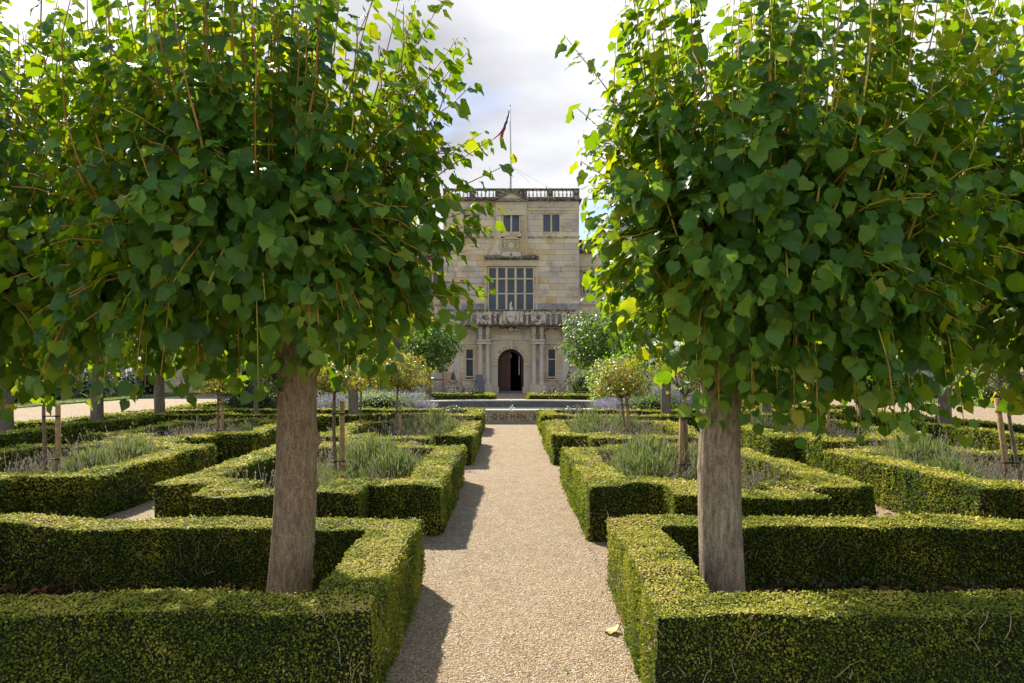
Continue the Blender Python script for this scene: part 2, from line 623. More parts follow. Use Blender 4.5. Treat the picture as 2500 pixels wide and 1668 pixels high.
def m_stone(name, stops, lich=0.6, dark=0.0, ds=(0.045, 0.035, 0.028), pscale=1.0, tint=True):
    m, N, out = newmat(name)
    P = pos(N)
    r = rnd01(N)
    big = N.noise(P, 0.55 * pscale, 5, 0.6)
    rr = N.math('ADD', N.math('MULTIPLY', r, 0.85 if tint else 0.0), N.mapr(big, 0.3, 0.7, -0.15, 0.35), clamp=True) if tint else N.mapr(big, 0.3, 0.7)
    c = N.ramp(rr, stops)
    grain = N.noise(P, 22, 6, 0.7)
    c = N.mix(N.mapr(grain, 0.3, 0.7, 0, 0.35), c, (0.30, 0.24, 0.17))
    patchn = N.noise(N.vmath('ADD', P, (7, 3, 1)), 0.8 * pscale, 6, 0.65)
    spk = N.noise(P, 9, 6, 0.85)
    lm = N.math('MULTIPLY', N.mapr(patchn, 0.50, 0.60), N.mapr(spk, 0.42, 0.55))
    c = N.mix(N.math('MULTIPLY', lm, lich), c, (0.235, 0.185, 0.18))
    wm = N.math('MULTIPLY', N.mapr(N.noise(N.vmath('ADD', P, (1, 9, 4)), 0.7 * pscale, 5, 0.6), 0.52, 0.62), N.mapr(spk, 0.40, 0.62))
    c = N.mix(N.math('MULTIPLY', wm, lich * 0.8), c, (0.50, 0.48, 0.46))
    if dark > 0:
        dm = N.mapr(N.noise(P, 4.5, 6, 0.75), 0.62 - 0.35 * dark, 0.70 - 0.3 * dark)
        c = N.mix(N.math('MULTIPLY', dm, 0.9), c, ds)
        c = N.mix(N.mapr(N.noise(N.vmath('ADD', P, (3, 3, 3)), 11, 5, 0.8), 0.60, 0.68, 0, 0.6), c, (0.42, 0.40, 0.34))
    princ(N, out, c, 0.9, 0.15, grain, 0.6, 0.02)
    return m


OCH = [(0.0, (0.52, 0.34, 0.16)), (0.25, (0.64, 0.47, 0.26)), (0.55, (0.74, 0.62, 0.44)), (0.75, (0.60, 0.50, 0.37)), (1.0, (0.54, 0.47, 0.42))]
M['stone'] = m_stone('ashlar_stone', OCH, 0.75)
M['wallstone'] = m_stone('wall_stone', OCH, 0.7, tint=False)
M['trim'] = m_stone('trim_stone', [(0.0, (0.56, 0.44, 0.26)), (0.5, (0.62, 0.52, 0.35)), (1.0, (0.60, 0.53, 0.40))], 0.25, tint=False)
M['palestone'] = m_stone('column_stone', [(0.0, (0.60, 0.51, 0.37)), (0.5, (0.62, 0.56, 0.44)), (1.0, (0.60, 0.56, 0.50))], 0.3, tint=False, pscale=2)
M['shade_lichen'] = m_stone('shaded_lichen_stone', [(0.0, (0.26, 0.23, 0.22)), (0.5, (0.36, 0.32, 0.30)), (1.0, (0.48, 0.45, 0.42))], 0.9, 0.2)  # lichen-grey facing, darkened to paint in shade behind the balcony balustrade
M['core'] = plain('mortar_core', (0.16, 0.12, 0.08), 0.95, 0.1, 8, 0.3)
M['darkstone'] = m_stone('weathered_stone', [(0.0, (0.40, 0.33, 0.22)), (1.0, (0.42, 0.37, 0.28))], 0.5, 0.62, tint=False, pscale=2)
M['midstone'] = m_stone('stained_stone', [(0.0, (0.66, 0.56, 0.39)), (1.0, (0.62, 0.55, 0.43))], 0.5, 0.36, tint=False, pscale=2)


def m_poolstone(name, base, k):
    m, N, out = newmat(name)
    P = pos(N)
    f = N.noise(P, 15, 5, 0.8)
    g = N.noise(P, 34, 4, 0.8)
    c = N.mix(N.mapr(f, 0.42, 0.58), tuple(x * 0.30 for x in base), base)
    c = N.mix(N.mapr(g, 0.50, 0.62, 0, k), c, tuple(min(0.8, x * 1.9) for x in base))
    princ(N, out, c, 0.9, 0.1, g, 0.7, 0.02)
    return m


M['pool_in'] = m_poolstone('pool_wall_grey', (0.20, 0.19, 0.18), 0.8)
M['pool_out'] = m_poolstone('pool_wall_brown', (0.46, 0.37, 0.28), 0.6)
M['coping'] = plain('pale_coping', (0.66, 0.61, 0.54), 0.7, 0.3, 8, 0.15)


def m_water():
    m, N, out = newmat('pool_water')
    f = N.noise(N.vmath('MULTIPLY', pos(N), (1.0, 2.2, 1)), 2.5, 4)
    princ(N, out, (0.13, 0.17, 0.12), 0.12, 0.5, f, 0.12, 0.02)
    return m


M['water'] = m_water()


def m_glass(name, scale, col=(0.02, 0.028, 0.04), diamond=True):
    m, N, out = newmat(name)
    P = pos(N)
    s = N.n('ShaderNodeSeparateXYZ')
    N.link(P, s.inputs[0])
    if diamond:
        a = N.math('ADD', s.outputs[0], s.outputs[2])
        b = N.math('SUBTRACT', s.outputs[0], s.outputs[2])
    else:
        a, b = s.outputs[0], s.outputs[2]
    la = N.math('LESS_THAN', N.math('FRACT', N.math('MULTIPLY', a, scale)), 0.13)
    lb = N.math('LESS_THAN', N.math('FRACT', N.math('MULTIPLY', b, scale)), 0.13)
    l = N.math('MAXIMUM', la, lb)
    n = N.noise(P, 1.4, 3)
    cellr = N.noise(P, scale * 1.3, 1)
    base = N.mix(N.mapr(n, 0.35, 0.65), col, tuple(min(1, x * 2.0) for x in col))
    c = N.mix(N.math('MULTIPLY', l, 0.8), base, (0.14, 0.135, 0.13))
    princ(N, out, c, 0.15, 0.3, cellr, 0.25, 0.02)
    return m


M['glass_d'] = m_glass('leaded_glass_diamond', 5.5)
M['glass_s'] = m_glass('leaded_glass_square', 6.0, (0.022, 0.034, 0.058), False)
M['flag_blue'] = plain('flag_blue', (0.03, 0.05, 0.14), 0.8, 0.1)
M['flag_red'] = plain('flag_red', (0.55, 0.05, 0.04), 0.8, 0.1)
M['flag_white'] = plain('flag_white', (0.6, 0.6, 0.62), 0.8, 0.1)
M['pole'] = plain('flagpole_paint', (0.45, 0.45, 0.45), 0.4, 0.4)


# ------------------------------------------------------------------ ground
def rect(name, x0, x1, y0, y1, z, mat, parent=None, kind='structure'):
    me = bpy.data.meshes.new(name)
    me.from_pydata([(x0, y0, z), (x1, y0, z), (x1, y1, z), (x0, y1, z)], [], [(0, 1, 2, 3)])
    me.materials.append(mat)
    return link(name, me, parent, (0, 0, 0), kind)


rect('ground', -400, 400, -60, 700, -0.03, M['grass'])
rect('gravel_court', -23.0, 22.6, -6, 54.4, -0.008, M['gravel'])
b = MB()
b.box(-40, -23.03, 4, 33.2, -0.02, 0.045)
b.box(-40, -23.6, 34.2, 51.5, -0.02, 0.045)
setp(b.link('lawn', M['grass']), kind='structure')
b = MB()
b.box(22.63, 40, 4, 29.8, -0.02, 0.045)
b.box(23.2, 40, 31.0, 51.5, -0.02, 0.045)
setp(b.link('lawn', M['grass']), kind='structure')


def lawn_tufts():
    n = 9000
    X = np.concatenate([RNG.uniform(-26.5, -23.1, n // 2), RNG.uniform(22.7, 26.5, n // 2)])
    Y = RNG.uniform(20, 50, n)
    P = np.stack([X, Y, np.full(n, 0.045)], 1)
    a = RNG.uniform(0, PI, n)
    u = np.stack([np.cos(a), np.sin(a), np.zeros(n)], 1) * 0.03
    h = np.stack([RNG.normal(0, .02, n), RNG.normal(0, .02, n), RNG.uniform(.04, .09, n)], 1)
    V = np.stack([P - u, P + u, P + h], 1).reshape(-1, 3)
    F = np.arange(n * 3).reshape(-1, 3)
    link('grass', bulk('grass', V, F, M['lav_stem'], rnd=RNG.random(n) * 0.5), kind='stuff')


lawn_tufts()


# scattered pebbles on the near path
def pebbles():
    n = 20000
    Y = 3.4 + 7.0 * RNG.random(n) ** 1.6
    X = RNG.uniform(-0.85, 0.85, n)
    s = RNG.uniform(0.0028, 0.0072, n)
    c = np.stack([X, Y, s * 0.35 - 0.008], 1)
    octv = np.array([(1, 0, 0), (0, 1, 0), (-1, 0, 0), (0, -1, 0), (0, 0, .6), (0, 0, -.6)], float)
    a = RNG.uniform(0, 2 * PI, n)
    st = RNG.uniform(0.7, 1.4, n)
    T = octv[None] * s[:, None, None]
    T[:, :, 0] *= st[:, None]
    x = T[:, :, 0] * np.cos(a)[:, None] - T[:, :, 1] * np.sin(a)[:, None]
    y = T[:, :, 0] * np.sin(a)[:, None] + T[:, :, 1] * np.cos(a)[:, None]
    V = np.stack([x, y, T[:, :, 2]], 2) + c[:, None]
    f = np.array([(0, 1, 4), (1, 2, 4), (2, 3, 4), (3, 0, 4)])
    F = (f[None] + 6 * np.arange(n)[:, None, None]).reshape(-1, 3)
    link('gravel', bulk('gravel', V.reshape(-1, 3), F, M['pebble'], rnd=np.repeat(RNG.random(n), 4), smooth=False), kind='stuff')


pebbles()


# ------------------------------------------------------------------ leaf templates
def leaf_template(detail=True, bend=0.22, fold=0.25, wav=0.04, seed=0):
    r = random.Random(seed)
    half = [(0, 0), (.12, -.075), (.28, -.09), (.42, -.01), (.51, .17), (.53, .37), (.47, .57), (.34, .74), (.15, .90), (0, 1.08)]
    if not detail:
        half = [(0, 0), (.18, -.10), (.40, -.03), (.53, .22), (.52, .45), (.40, .70), (.15, .90), (0, 1.08)]
    pts = []
    for i in range(len(half) - 1):
        a, b_ = half[i], half[i + 1]
        pts.append(a)
        if detail and 1 <= i <= 7:
            mx, my = (a[0] + b_[0]) / 2, (a[1] + b_[1]) / 2
            nx, ny = b_[1] - a[1], -(b_[0] - a[0])
            l = math.hypot(nx, ny)
            q = 0.036 + r.uniform(-.012, .012)
            pts.append((mx + nx / l * q - 0.0, my + ny / l * q + 0.03))
    pts.append(half[-1])
    mids = [0.0, .27, .52, .78, 1.10] if detail else [0.0, .35, .70, 1.10]
    V, F = [], []
    for y in mids:
        V.append((0, y))
    nm = len(mids)
    for sgn in (1, -1):
        idx = [0]
        for p in pts[1:-1]:
            V.append((sgn * p[0] * (1 + r.uniform(-.06, .06)), p[1]))
            idx.append(len(V) - 1)
        idx.append(nm - 1)
        # strip between mid chain 0..nm-1 and outline chain idx
        i, j = 0, 0
        while i < nm - 1 or j < len(idx) - 1:
            ny_i = mids[i + 1] if i < nm - 1 else 9
            ny_j = V[idx[j + 1]][1] if j < len(idx) - 1 else 9
            if j < len(idx) - 1 and (ny_j <= ny_i + 0.05 or i >= nm - 1 or j < 2):
                tri = (i, idx[j], idx[j + 1])
                j += 1
            else:
                tri = (i, idx[j], i + 1)
                i += 1
            if len(set(tri)) == 3:
                F.append(tri if sgn > 0 else tri[::-1])
    V3 = []
    ph = r.uniform(0, 6)
    for x, y in V:
        z = fold * abs(x) - bend * y * y - 0.25 * x * x + wav * math.sin(9 * y + ph + (3 if x > 0 else 0)) * abs(x) * 4
        V3.append((x, y, z))
    return np.array(V3), np.array(F), np.array(V)


TPL_D = [leaf_template(True, b_, f_, .05, s_) for s_, (b_, f_) in enumerate([(.22, .22), (.38, .10), (.10, .30), (.55, .25), (.05, -.12), (.3, .55), (-.15, .35), (.65, -.1), (.15, .7)])]
for _q, _t in enumerate(TPL_D):            # curl one half of some blades
    _v = _t[0]
    if _q % 3 == 1:
        _v[:, 2] += np.where(_v[:, 0] > 0, .55, -.15) * _v[:, 0] ** 2
    if _q % 3 == 2:
        _v[:, 2] += .30 * _v[:, 0] * (_v[:, 1] - .4)
TPL_S = [leaf_template(False, b_, f_, .05, s_) for s_, (b_, f_) in enumerate([(.22, .22), (.4, .1), (.05, .3)])]
HEX = (np.array([(0, 0, 0), (.34, .3, .05), (.28, .7, .0), (0, 1.05, -.12), (-.28, .7, .0), (-.34, .3, .05)]),
       np.array([(0, 1, 2), (0, 2, 3), (0, 3, 4), (0, 4, 5)]))
DIA = (np.array([(0, 0, 0), (.42, .5, .06), (0, 1.0, 0), (-.42, .5, .06)]), np.array([(0, 1, 2, 3)]))


def frames(tip, nor):
    """3x3 matrices (columns x,y,z) with y=tip, z~nor"""
    y = norm(tip)
    z = nor - y * np.sum(nor * y, 1, keepdims=True)
    z = norm(z)
    x = np.cross(y, z)
    return np.stack([x, y, z], 2)


def batch(Pn, R, S, tpl, uv=None):
    tv, tf = tpl[0], tpl[1]
    V = np.einsum('nij,kj->nki', R, tv) * S[:, None, None] + Pn[:, None]
    n, k = len(Pn), len(tv)
    F = (tf[None] + k * np.arange(n)[:, None, None]).reshape(-1, tf.shape[1])
    U = np.tile(tpl[2], (n, 1)) if uv else None
    return V.reshape(-1, 3), F, U


def randdir(n):
    return norm(RNG.normal(size=(n, 3)))


# ------------------------------------------------------------------ hedges
def offset_poly(P, w):
    """inward offset of CCW polygon"""
    n = len(P)
    out = []
    for i in range(n):
        p0, p1, p2 = P[i - 1], P[i], P[(i + 1) % n]
        d1 = norm(np.array(p1) - p0)
        d2 = norm(np.array(p2) - p1)
        n1 = np.array((-d1[1], d1[0]))
        n2 = np.array((-d2[1], d2[0]))
        k = n1 + n2
        k = k / max(1e-6, (k @ n1))
        out.append(np.array(p1) + k * w)
    return out


def hedge(P, w, H, label, group, near, leaf_k=1.0, step=0.06, soil=True, closed=True, z0=0.0):
    """P: CCW footprint polygon; a clipped box hedge running round it, w thick and H high"""
    P = [np.array(p, float) for p in P]
    c0 = np.mean(P, 0)
    In = offset_poly(P, w)
    quads = []   # (A,B,C,D) corners 3D, outward normal
    n = len(P)
    for i in range(n):
        j = (i + 1) % n
        A, B, a, b_ = P[i], P[j], In[i], In[j]
        d = norm(B - A)
        no = np.array((d[1], -d[0], 0))
        quads.append(((*A, z0), (*B, z0), (*B, H), (*A, H), no))
        quads.append(((*b_, z0), (*a, z0), (*a, H), (*b_, H), -no))
        quads.append(((*A, H), (*B, H), (*b_, H), (*a, H), np.array((0, 0, 1.0))))
    Vs, Fs, base = [], [], 0
    FA, FN, FQ = [], [], []
    for A, B, C, D, no in quads:
        A, B, C, D = map(np.array, (A, B, C, D))
        nu = max(1, int(max(np.linalg.norm(B - A), np.linalg.norm(C - D)) / step))
        nv = max(2, int(max(np.linalg.norm(D - A), np.linalg.norm(C - B)) / step))
        u = np.linspace(0, 1, nu + 1)[:, None, None]
        v = np.linspace(0, 1, nv + 1)[None, :, None]
        G = (1 - u) * (1 - v) * A + u * (1 - v) * B + u * v * C + (1 - u) * v * D
        Vs.append(G.reshape(-1, 3))
        i, j = np.meshgrid(np.arange(nu), np.arange(nv), indexing='ij')
        q = (i * (nv + 1) + j).ravel()
        F = np.stack([q, q + nv + 1, q + nv + 2, q + 1], 1) + base
        Fs.append(F)
        FN.append(np.repeat(no[None], len(F), 0))
        base += (nu + 1) * (nv + 1)
    V = np.concatenate(Vs)
    F = np.concatenate(Fs)
    FN = np.concatenate(FN)
    amp = 0.014 + 0.0006 * near
    lift = (V[:, 2:3] / H)
    V = V + vecnoise(V, 1.3) * 0.034 * lift + vecnoise(V, 4.5) * amp * 0.9 + vecnoise(V, 13) * amp * 0.6
    V[:, 2] += vnoise(V * np.array([1, 1, 0]), 0.7) * 0.024 * lift[:, 0]
    V[:, :2] += (vnoise(V * np.array([1, 1, .12]), 7.0, 2.2) * .010)[:, None]
    # leaves
    A_, B_, C_, D_ = (V[F[:, k]] for k in range(4))
    area = 0.5 * (np.linalg.norm(np.cross(B_ - A_, C_ - A_), axis=1) + np.linalg.norm(np.cross(C_ - A_, D_ - A_), axis=1))
    cen = (A_ + B_ + C_ + D_) / 4
    dist = np.linalg.norm(cen - np.array([0, 0, 1.75]), axis=1)
    s = np.clip(0.0024 * dist, 0.0118, 0.075)
    dens = leaf_k * 0.91 / (s * s * 0.42)
    vis = ((np.array([0, 0, 1.75]) - cen) * FN).sum(1)
    side = np.abs(cen[:, 0]) > cen[:, 1] * 0.78 + .55
    dens = dens * np.where(vis > 0, 1.0, 0.16) * np.where(side, 0.15, 1.0)
    dens = dens * np.where(FN[:, 2] > .5, 1.25, 1.0)
    bare = np.clip((vnoise(cen, 1.9, 4.4) + .5 * vnoise(cen, 5.5) - .22) * 3.0, 0, 1) * (FN[:, 2] < .5) * np.clip(1.25 - cen[:, 2] / H, .2, 1)
    dens = dens * (1 - .72 * bare)
    cnt = RNG.poisson(area * dens)
    idx = np.repeat(np.arange(len(F)), cnt)
    m = len(idx)
    uu, vv = RNG.random((m, 1)), RNG.random((m, 1))
    p = (1 - uu) * (1 - vv) * A_[idx] + uu * (1 - vv) * B_[idx] + uu * vv * C_[idx] + (1 - uu) * vv * D_[idx]
    sz = s[idx] * RNG.uniform(0.65, 1.35, m)
    N_ = FN[idx]
    p = p + N_ * (RNG.uniform(-0.4, 1.0, (m, 1)) * np.minimum(sz, .03)[:, None]) - N_ * 0.004
    # now and then a sprig stands proud
    out = RNG.random(m) < 0.03
    p[out] += N_[out] * RNG.uniform(.005, .028, (out.sum(), 1))
    tp_ = N_[:, 2:3] > .5
    tip = norm(N_ * np.where(tp_, .12, .45) + randdir(m) * 0.9 * np.where(tp_, np.array([1, 1, .45]), 1.0) + np.where(tp_, 0.0, np.array([0, 0, .35])))
    no = norm(N_ * np.where(N_[:, 2:3] > .5, 1.3, .8) + randdir(m) * 0.85)
    R = frames(tip, no)
    Vl, Fl, _ = batch(p, R, sz * 1.15, DIA)
    top = N_[:, 2] > 0.5
    r = RNG.random(m) * 0.50 + np.where(RNG.random(m) < .05, .40, 0) + np.where(top, 0.66, 0.18) + 0.1 * vnoise(p, 1.1) + 0.08 * vnoise(p, 5.0)  # top leaves coloured paler yellow than the sides, sunlight painted in
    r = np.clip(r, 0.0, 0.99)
    loc = (c0[0], c0[1], 0)
    root = thing('box_hedge', label, 'hedge', loc, 0, group)
    off = np.array([c0[0], c0[1], 0])
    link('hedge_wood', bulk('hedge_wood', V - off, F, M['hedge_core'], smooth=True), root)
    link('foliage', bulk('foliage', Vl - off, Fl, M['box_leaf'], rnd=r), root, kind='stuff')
    # bare tan twigs showing through on the walls
    tb = MB()
    walls = np.where((FN[:, 2] < 0.5) & (vis > 0) & (~side))[0]
    nt = int(min(750, area[walls].sum() * (48 if near < 7 else 20))) if near < 13 else 0
    if nt and len(walls):
        pr = area[walls] * (.12 + 3 * bare[walls])
        ch = RNG.choice(walls, nt, p=pr / pr.sum())
        for q in ch:
            p0 = Vector(cen[q]) - Vector(off) + Vector(FN[q]) * random.uniform(-.010, .013)
            d = Vector((random.gauss(0, .28), random.gauss(0, .28), 1)).normalized()
            d = d - Vector(FN[q]) * d.dot(Vector(FN[q])) * .7
            L = random.uniform(.05, .17)
            pts, pp = [], p0
            for k in range(4):
                pts.append(pp.copy())
                d = (d + Vector((random.gauss(0, .35), random.gauss(0, .35), random.gauss(0, .2)))).normalized()
                pp = pp + d * L / 3
            if min(q_.z for q_ in pts) < 0.01:
                continue
            rr = random.uniform(.0022, .0042) * (1 if near < 6 else 1.5)
            tb.tube(pts, [rr, rr * .9, rr * .7, rr * .4], 3, False)
        if tb.v:
            tb.link('twigs', M['twig'], root, kind='stuff')
    if soil:
        me = bpy.data.meshes.new('soil')
        me.from_pydata([(*(q - c0), 0.012) for q in offset_poly(P, w * 0.4)], [], [tuple(range(n))])
        me.materials.append(M['soil'])
        so = link('soil_bed', me, None, loc, 'structure')
    return root


def bumped(x0, x1, y0, y1, b0, b1, d0, d1):
    """rectangle with a forward and a rear bump between b0..b1"""
    return [(x0, y0), (b0, y0), (b0, y0 - d0), (b1, y0 - d0), (b1, y0), (x1, y0),
            (x1, y1), (b1, y1), (b1, y1 + d1), (b0, y1 + d1), (b0, y1), (x0, y1)]


GB = 'box hedge beds in the knot garden'
HH = 0.53
# front perimeter beds with the big limes
hedge([(-8.6, 3.42), (-0.70, 3.36), (-0.73, 5.62), (-8.6, 5.80)], 0.36, HH, 'long box hedge around the brown barked lime, nearest on the left', GB, 3.5)
hedge([(0.72, 3.36), (8.6, 3.32), (8.6, 5.78), (0.80, 5.62)], 0.36, HH, 'long box hedge around the pale straight lime trunk, nearest on the right', GB, 3.5)
# second row
hedge(bumped(-3.80, -0.76, 7.25, 10.95, -3.18, -1.52, .46, .50), .40, HH, 'notched box hedge left of the path, second from the camera', GB, 7)
hedge(bumped(0.80, 3.74, 7.02, 10.75, 1.57, 3.12, .46, .50), .42, HH, 'notched box hedge right of the path, second from the camera', GB, 7)
hedge(bumped(-8.0, -4.88, 7.75, 11.25, -7.3, -5.6, .46, .50), .40, HH, 'box hedge bed holding the short rose stem with a tall stake, at the far left', GB, 8)
hedge(bumped(4.76, 7.9, 6.94, 10.4, 5.5, 7.2, .46, .50), .40, HH, 'box hedge bed around the leaning sparse rose stem, far right', GB, 8)
# third row
hedge(bumped(-3.68, -0.76, 12.65, 16.45, -3.0, -1.42, .62, .50), .42, HH, 'notched box hedge left of the path, third from the camera', GB, 12)
hedge(bumped(0.79, 3.74, 12.65, 16.45, 1.45, 3.05, .62, .50), .42, HH, 'notched box hedge right of the path, third from the camera', GB, 12)
hedge(bumped(-8.0, -4.9, 12.8, 16.45, -7.3, -5.5, .62, .50), .42, HH, 'notched box hedge behind the left outer lavender bed, before the lime row', GB, 13)
hedge(bumped(4.86, 7.9, 12.8, 16.4, 5.4, 7.2, .95, .50), .42, HH, 'notched box hedge with one dark and one sunlit face behind the right lime trunk', GB, 13)
# perimeter beds with tree rows
GP = 'perimeter hedges around the lime rows'
hedge([(-11.2, 18.6), (-0.86, 18.6), (-0.86, 21.2), (-11.2, 21.2)], .40, HH, 'double box hedge left of the pool around a yew dome and lime trunks', GP, 18.6, step=.12)
hedge([(0.84, 18.4), (11.2, 18.4), (11.2, 21.0), (0.84, 21.0)], .40, HH, 'double box hedge right of the pool around a yew dome and lime trunks', GP, 18.4, step=.12)
hedge([(-11.2, 7.0), (-9.45, 7.0), (-9.45, 18.0), (-11.2, 18.0)], .38, HH, 'long box hedge along the left gravel drive under the side limes', GP, 10, step=.12)
hedge([(9.45, 7.0), (11.2, 7.0), (11.2, 17.8), (9.45, 17.8)], .38, HH, 'long box hedge along the right gravel drive under the side limes', GP, 10, step=.12)
hedge([(-11.2, 22.2), (-9.3, 22.2), (-9.3, 36.4), (-11.2, 36.4)], .38, HH, 'box hedge left of the pool running back towards the house', GP, 24, step=.2)
hedge([(9.3, 22.2), (11.2, 22.2), (11.2, 36.4), (9.3, 36.4)], .38, HH, 'box hedge right of the pool running back towards the house', GP, 24, step=.2)
hedge([(-8.6, 34.0), (-0.86, 34.0), (-0.86, 36.6), (-8.6, 36.6)], .42, 0.50, 'low box hedge behind the pool, left of the door path', GP, 34, step=.2)
hedge([(0.86, 34.0), (8.6, 34.0), (8.6, 36.6), (0.86, 36.6)], .42, 0.50, 'low box hedge behind the pool, right of the door path', GP, 34, step=.2)


def litter(x0, x1, y0, y1, n, size=.05):
    P = np.stack([RNG.uniform(x0, x1, n), RNG.uniform(y0, y1, n), RNG.uniform(.02, .06, n)], 1)
    R = frames(norm(randdir(n) * np.array([1, 1, .25])), norm(randdir(n) * .5 + np.array([0, 0, 1.])))
    V, F, _ = batch(P, R, RNG.uniform(.6, 1.3, n) * size, HEX)
    return V, F


# clippings and leaf bits gathered along the hedge feet and loose on the path
n = 420
X = np.where(RNG.random(n) < .8, RNG.choice([-1, 1], n) * (.78 - np.abs(RNG.normal(0, .035, n))), RNG.uniform(-.7, .7, n))
Pq = np.stack([X, 3.3 + 11 * RNG.random(n) ** 1.3, RNG.uniform(0, .008, n)], 1)
V, F, _ = batch(Pq, frames(norm(randdir(n) * np.array([1, 1, .2])), norm(randdir(n) * .35 + np.array([0, 0, 1.]))), RNG.uniform(.008, .026, n), HEX)
link('leaf_litter', bulk('leaf_litter', V, F, M['litter'], rnd=np.repeat(RNG.random(n), 4)), kind='stuff')
for sx, lab in ((-1, 0), (1, 0)):
    x0, x1 = sorted((sx * 1.15, sx * 6.0))
    V, F = litter(x0, x1, 3.85, 5.25, 2600, .06)
    V[:, 2] += np.repeat(np.clip((V[::6, 1] - 4.6) / .6, 0, 1) * .07, 6)
    link('leaf_litter', bulk('leaf_litter', V, F, M['litter'], rnd=RNG.random(len(F))), kind='stuff')
V, F = litter(3.9, 4.75, 6.6, 12.6, 260, .06)
link('leaf_litter', bulk('leaf_litter', V, F, M['litter'], rnd=RNG.random(len(F))), kind='stuff')
V, F = litter(-4.8, -3.85, 6.9, 12.6, 120, .05)
link('leaf_litter', bulk('leaf_litter', V, F, M['litter'], rnd=RNG.random(len(F))), kind='stuff')


# ivy at the foot of the rear hedge in the right front bed
def ivy():
    n = 900
    P = np.stack([RNG.uniform(1.2, 5.0, n), 5.22 - RNG.random(n) * .10, .04 + .16 * RNG.random(n) ** 1.5], 1)
    R = frames(norm(randdir(n) * .6 + np.array([0, 0, -.8])), norm(randdir(n) * .5 + np.array([0, -1., .3])))
    V, F, _ = batch(P, R, RNG.uniform(.025, .045, n), HEX)
    o = link('ivy', bulk('ivy', V, F, M['dome_leaf'], rnd=RNG.random(len(F))), kind='stuff')


ivy()

# single fallen leaf on the path
o = thing('fallen_leaf', 'pale yellow fallen leaf lying on the gravel against the right hedge', 'leaf', (0.70, 4.55, 0.02), 0.8)
tv, tf, tu = TPL_D[1]
link('leaf_blade', bulk('leaf_blade', tv * np.array([.09, .10, .10]), tf, M['yellow_leaf'], uv=tu), o)
o = thing('fallen_leaf', 'tiny green leaf lying alone on the gravel near the bottom of the path', 'leaf', (0.33, 3.98, 0.0), 2.2)
link('leaf_blade', bulk('leaf_blade', tv * np.array([.035, .04, .04]), tf, M['lime_far'], uv=tu), o)


# ------------------------------------------------------------------ near lime trees
def trunk_mesh(name, mat, r0, r1, h, lean=(0, 0), knots=(), seed=0, nr=64, nz=90, flare=0.22, ridge=0.02):
    rr = random.Random(seed)
    a = np.linspace(0, 2 * PI, nr, endpoint=False)
    z = np.linspace(0, h, nz)
    Z, A = np.meshgrid(z, a, indexing='ij')
    t = Z / h
    r = r0 + (r1 - r0) * t + r0 * flare * np.exp(-Z / 0.12)
    r += r0 * 0.22 * np.clip((t - .80) / .20, 0, 1) ** 2
    P = np.stack([np.cos(A) * 1.0, np.sin(A) * 1.0, Z * .4], 2).reshape(-1, 3)
    r = r.ravel()
    r = r * (1 + 0.04 * vnoise(P, 1.6, seed * 3.3) + ridge * vnoise(P * np.array([1, 1, .5]), 9, 5 + seed) + ridge * .5 * vnoise(P * np.array([1, 1, .7]), 22, 9))
    Zr, Ar = Z.ravel(), A.ravel()
    for (ka, kz, kr, kh) in knots:
        da = np.angle(np.exp(1j * (Ar - ka))) * r0
        dd = (da / kr) ** 2 + ((Zr - kz) / (kr * 1.3)) ** 2
        r = r + kh * np.exp(-dd * 1.4) * (1 + .35 * vnoise(np.stack([Ar * 3, Zr * 25, Ar], 1), 2.5))
    cx = lean[0] * (Zr / h) + 0.012 * np.sin(Zr * 3 + seed)
    cy = lean[1] * (Zr / h)
    V = np.stack([cx + r * np.cos(Ar), cy + r * np.sin(Ar), Zr], 1)
    i, j = np.meshgrid(np.arange(nz - 1), np.arange(nr), indexing='ij')
    q = (i * nr + j).ravel()
    q2 = (i * nr + (j + 1) % nr).ravel()
    F = np.stack([q, q2, q2 + nr, q + nr], 1)
    return bulk(name, V, F, mat, smooth=True)


def in_frame(P, m=0.03):
    px = P[:, 0] / P[:, 1] * 24 / 36
    pz = (P[:, 2] - 1.75) / P[:, 1] * 24 / 36
    return (np.abs(px) < .5 + m) & (pz < .333 + .0284 + m) & (pz > -.333 + .0284 - m) & (P[:, 1] > 0.3)


def bez(p0, p1, p2, t):
    t = t[:, None]
    return (1 - t) ** 2 * p0 + 2 * t * (1 - t) * p1 + t * t * p2


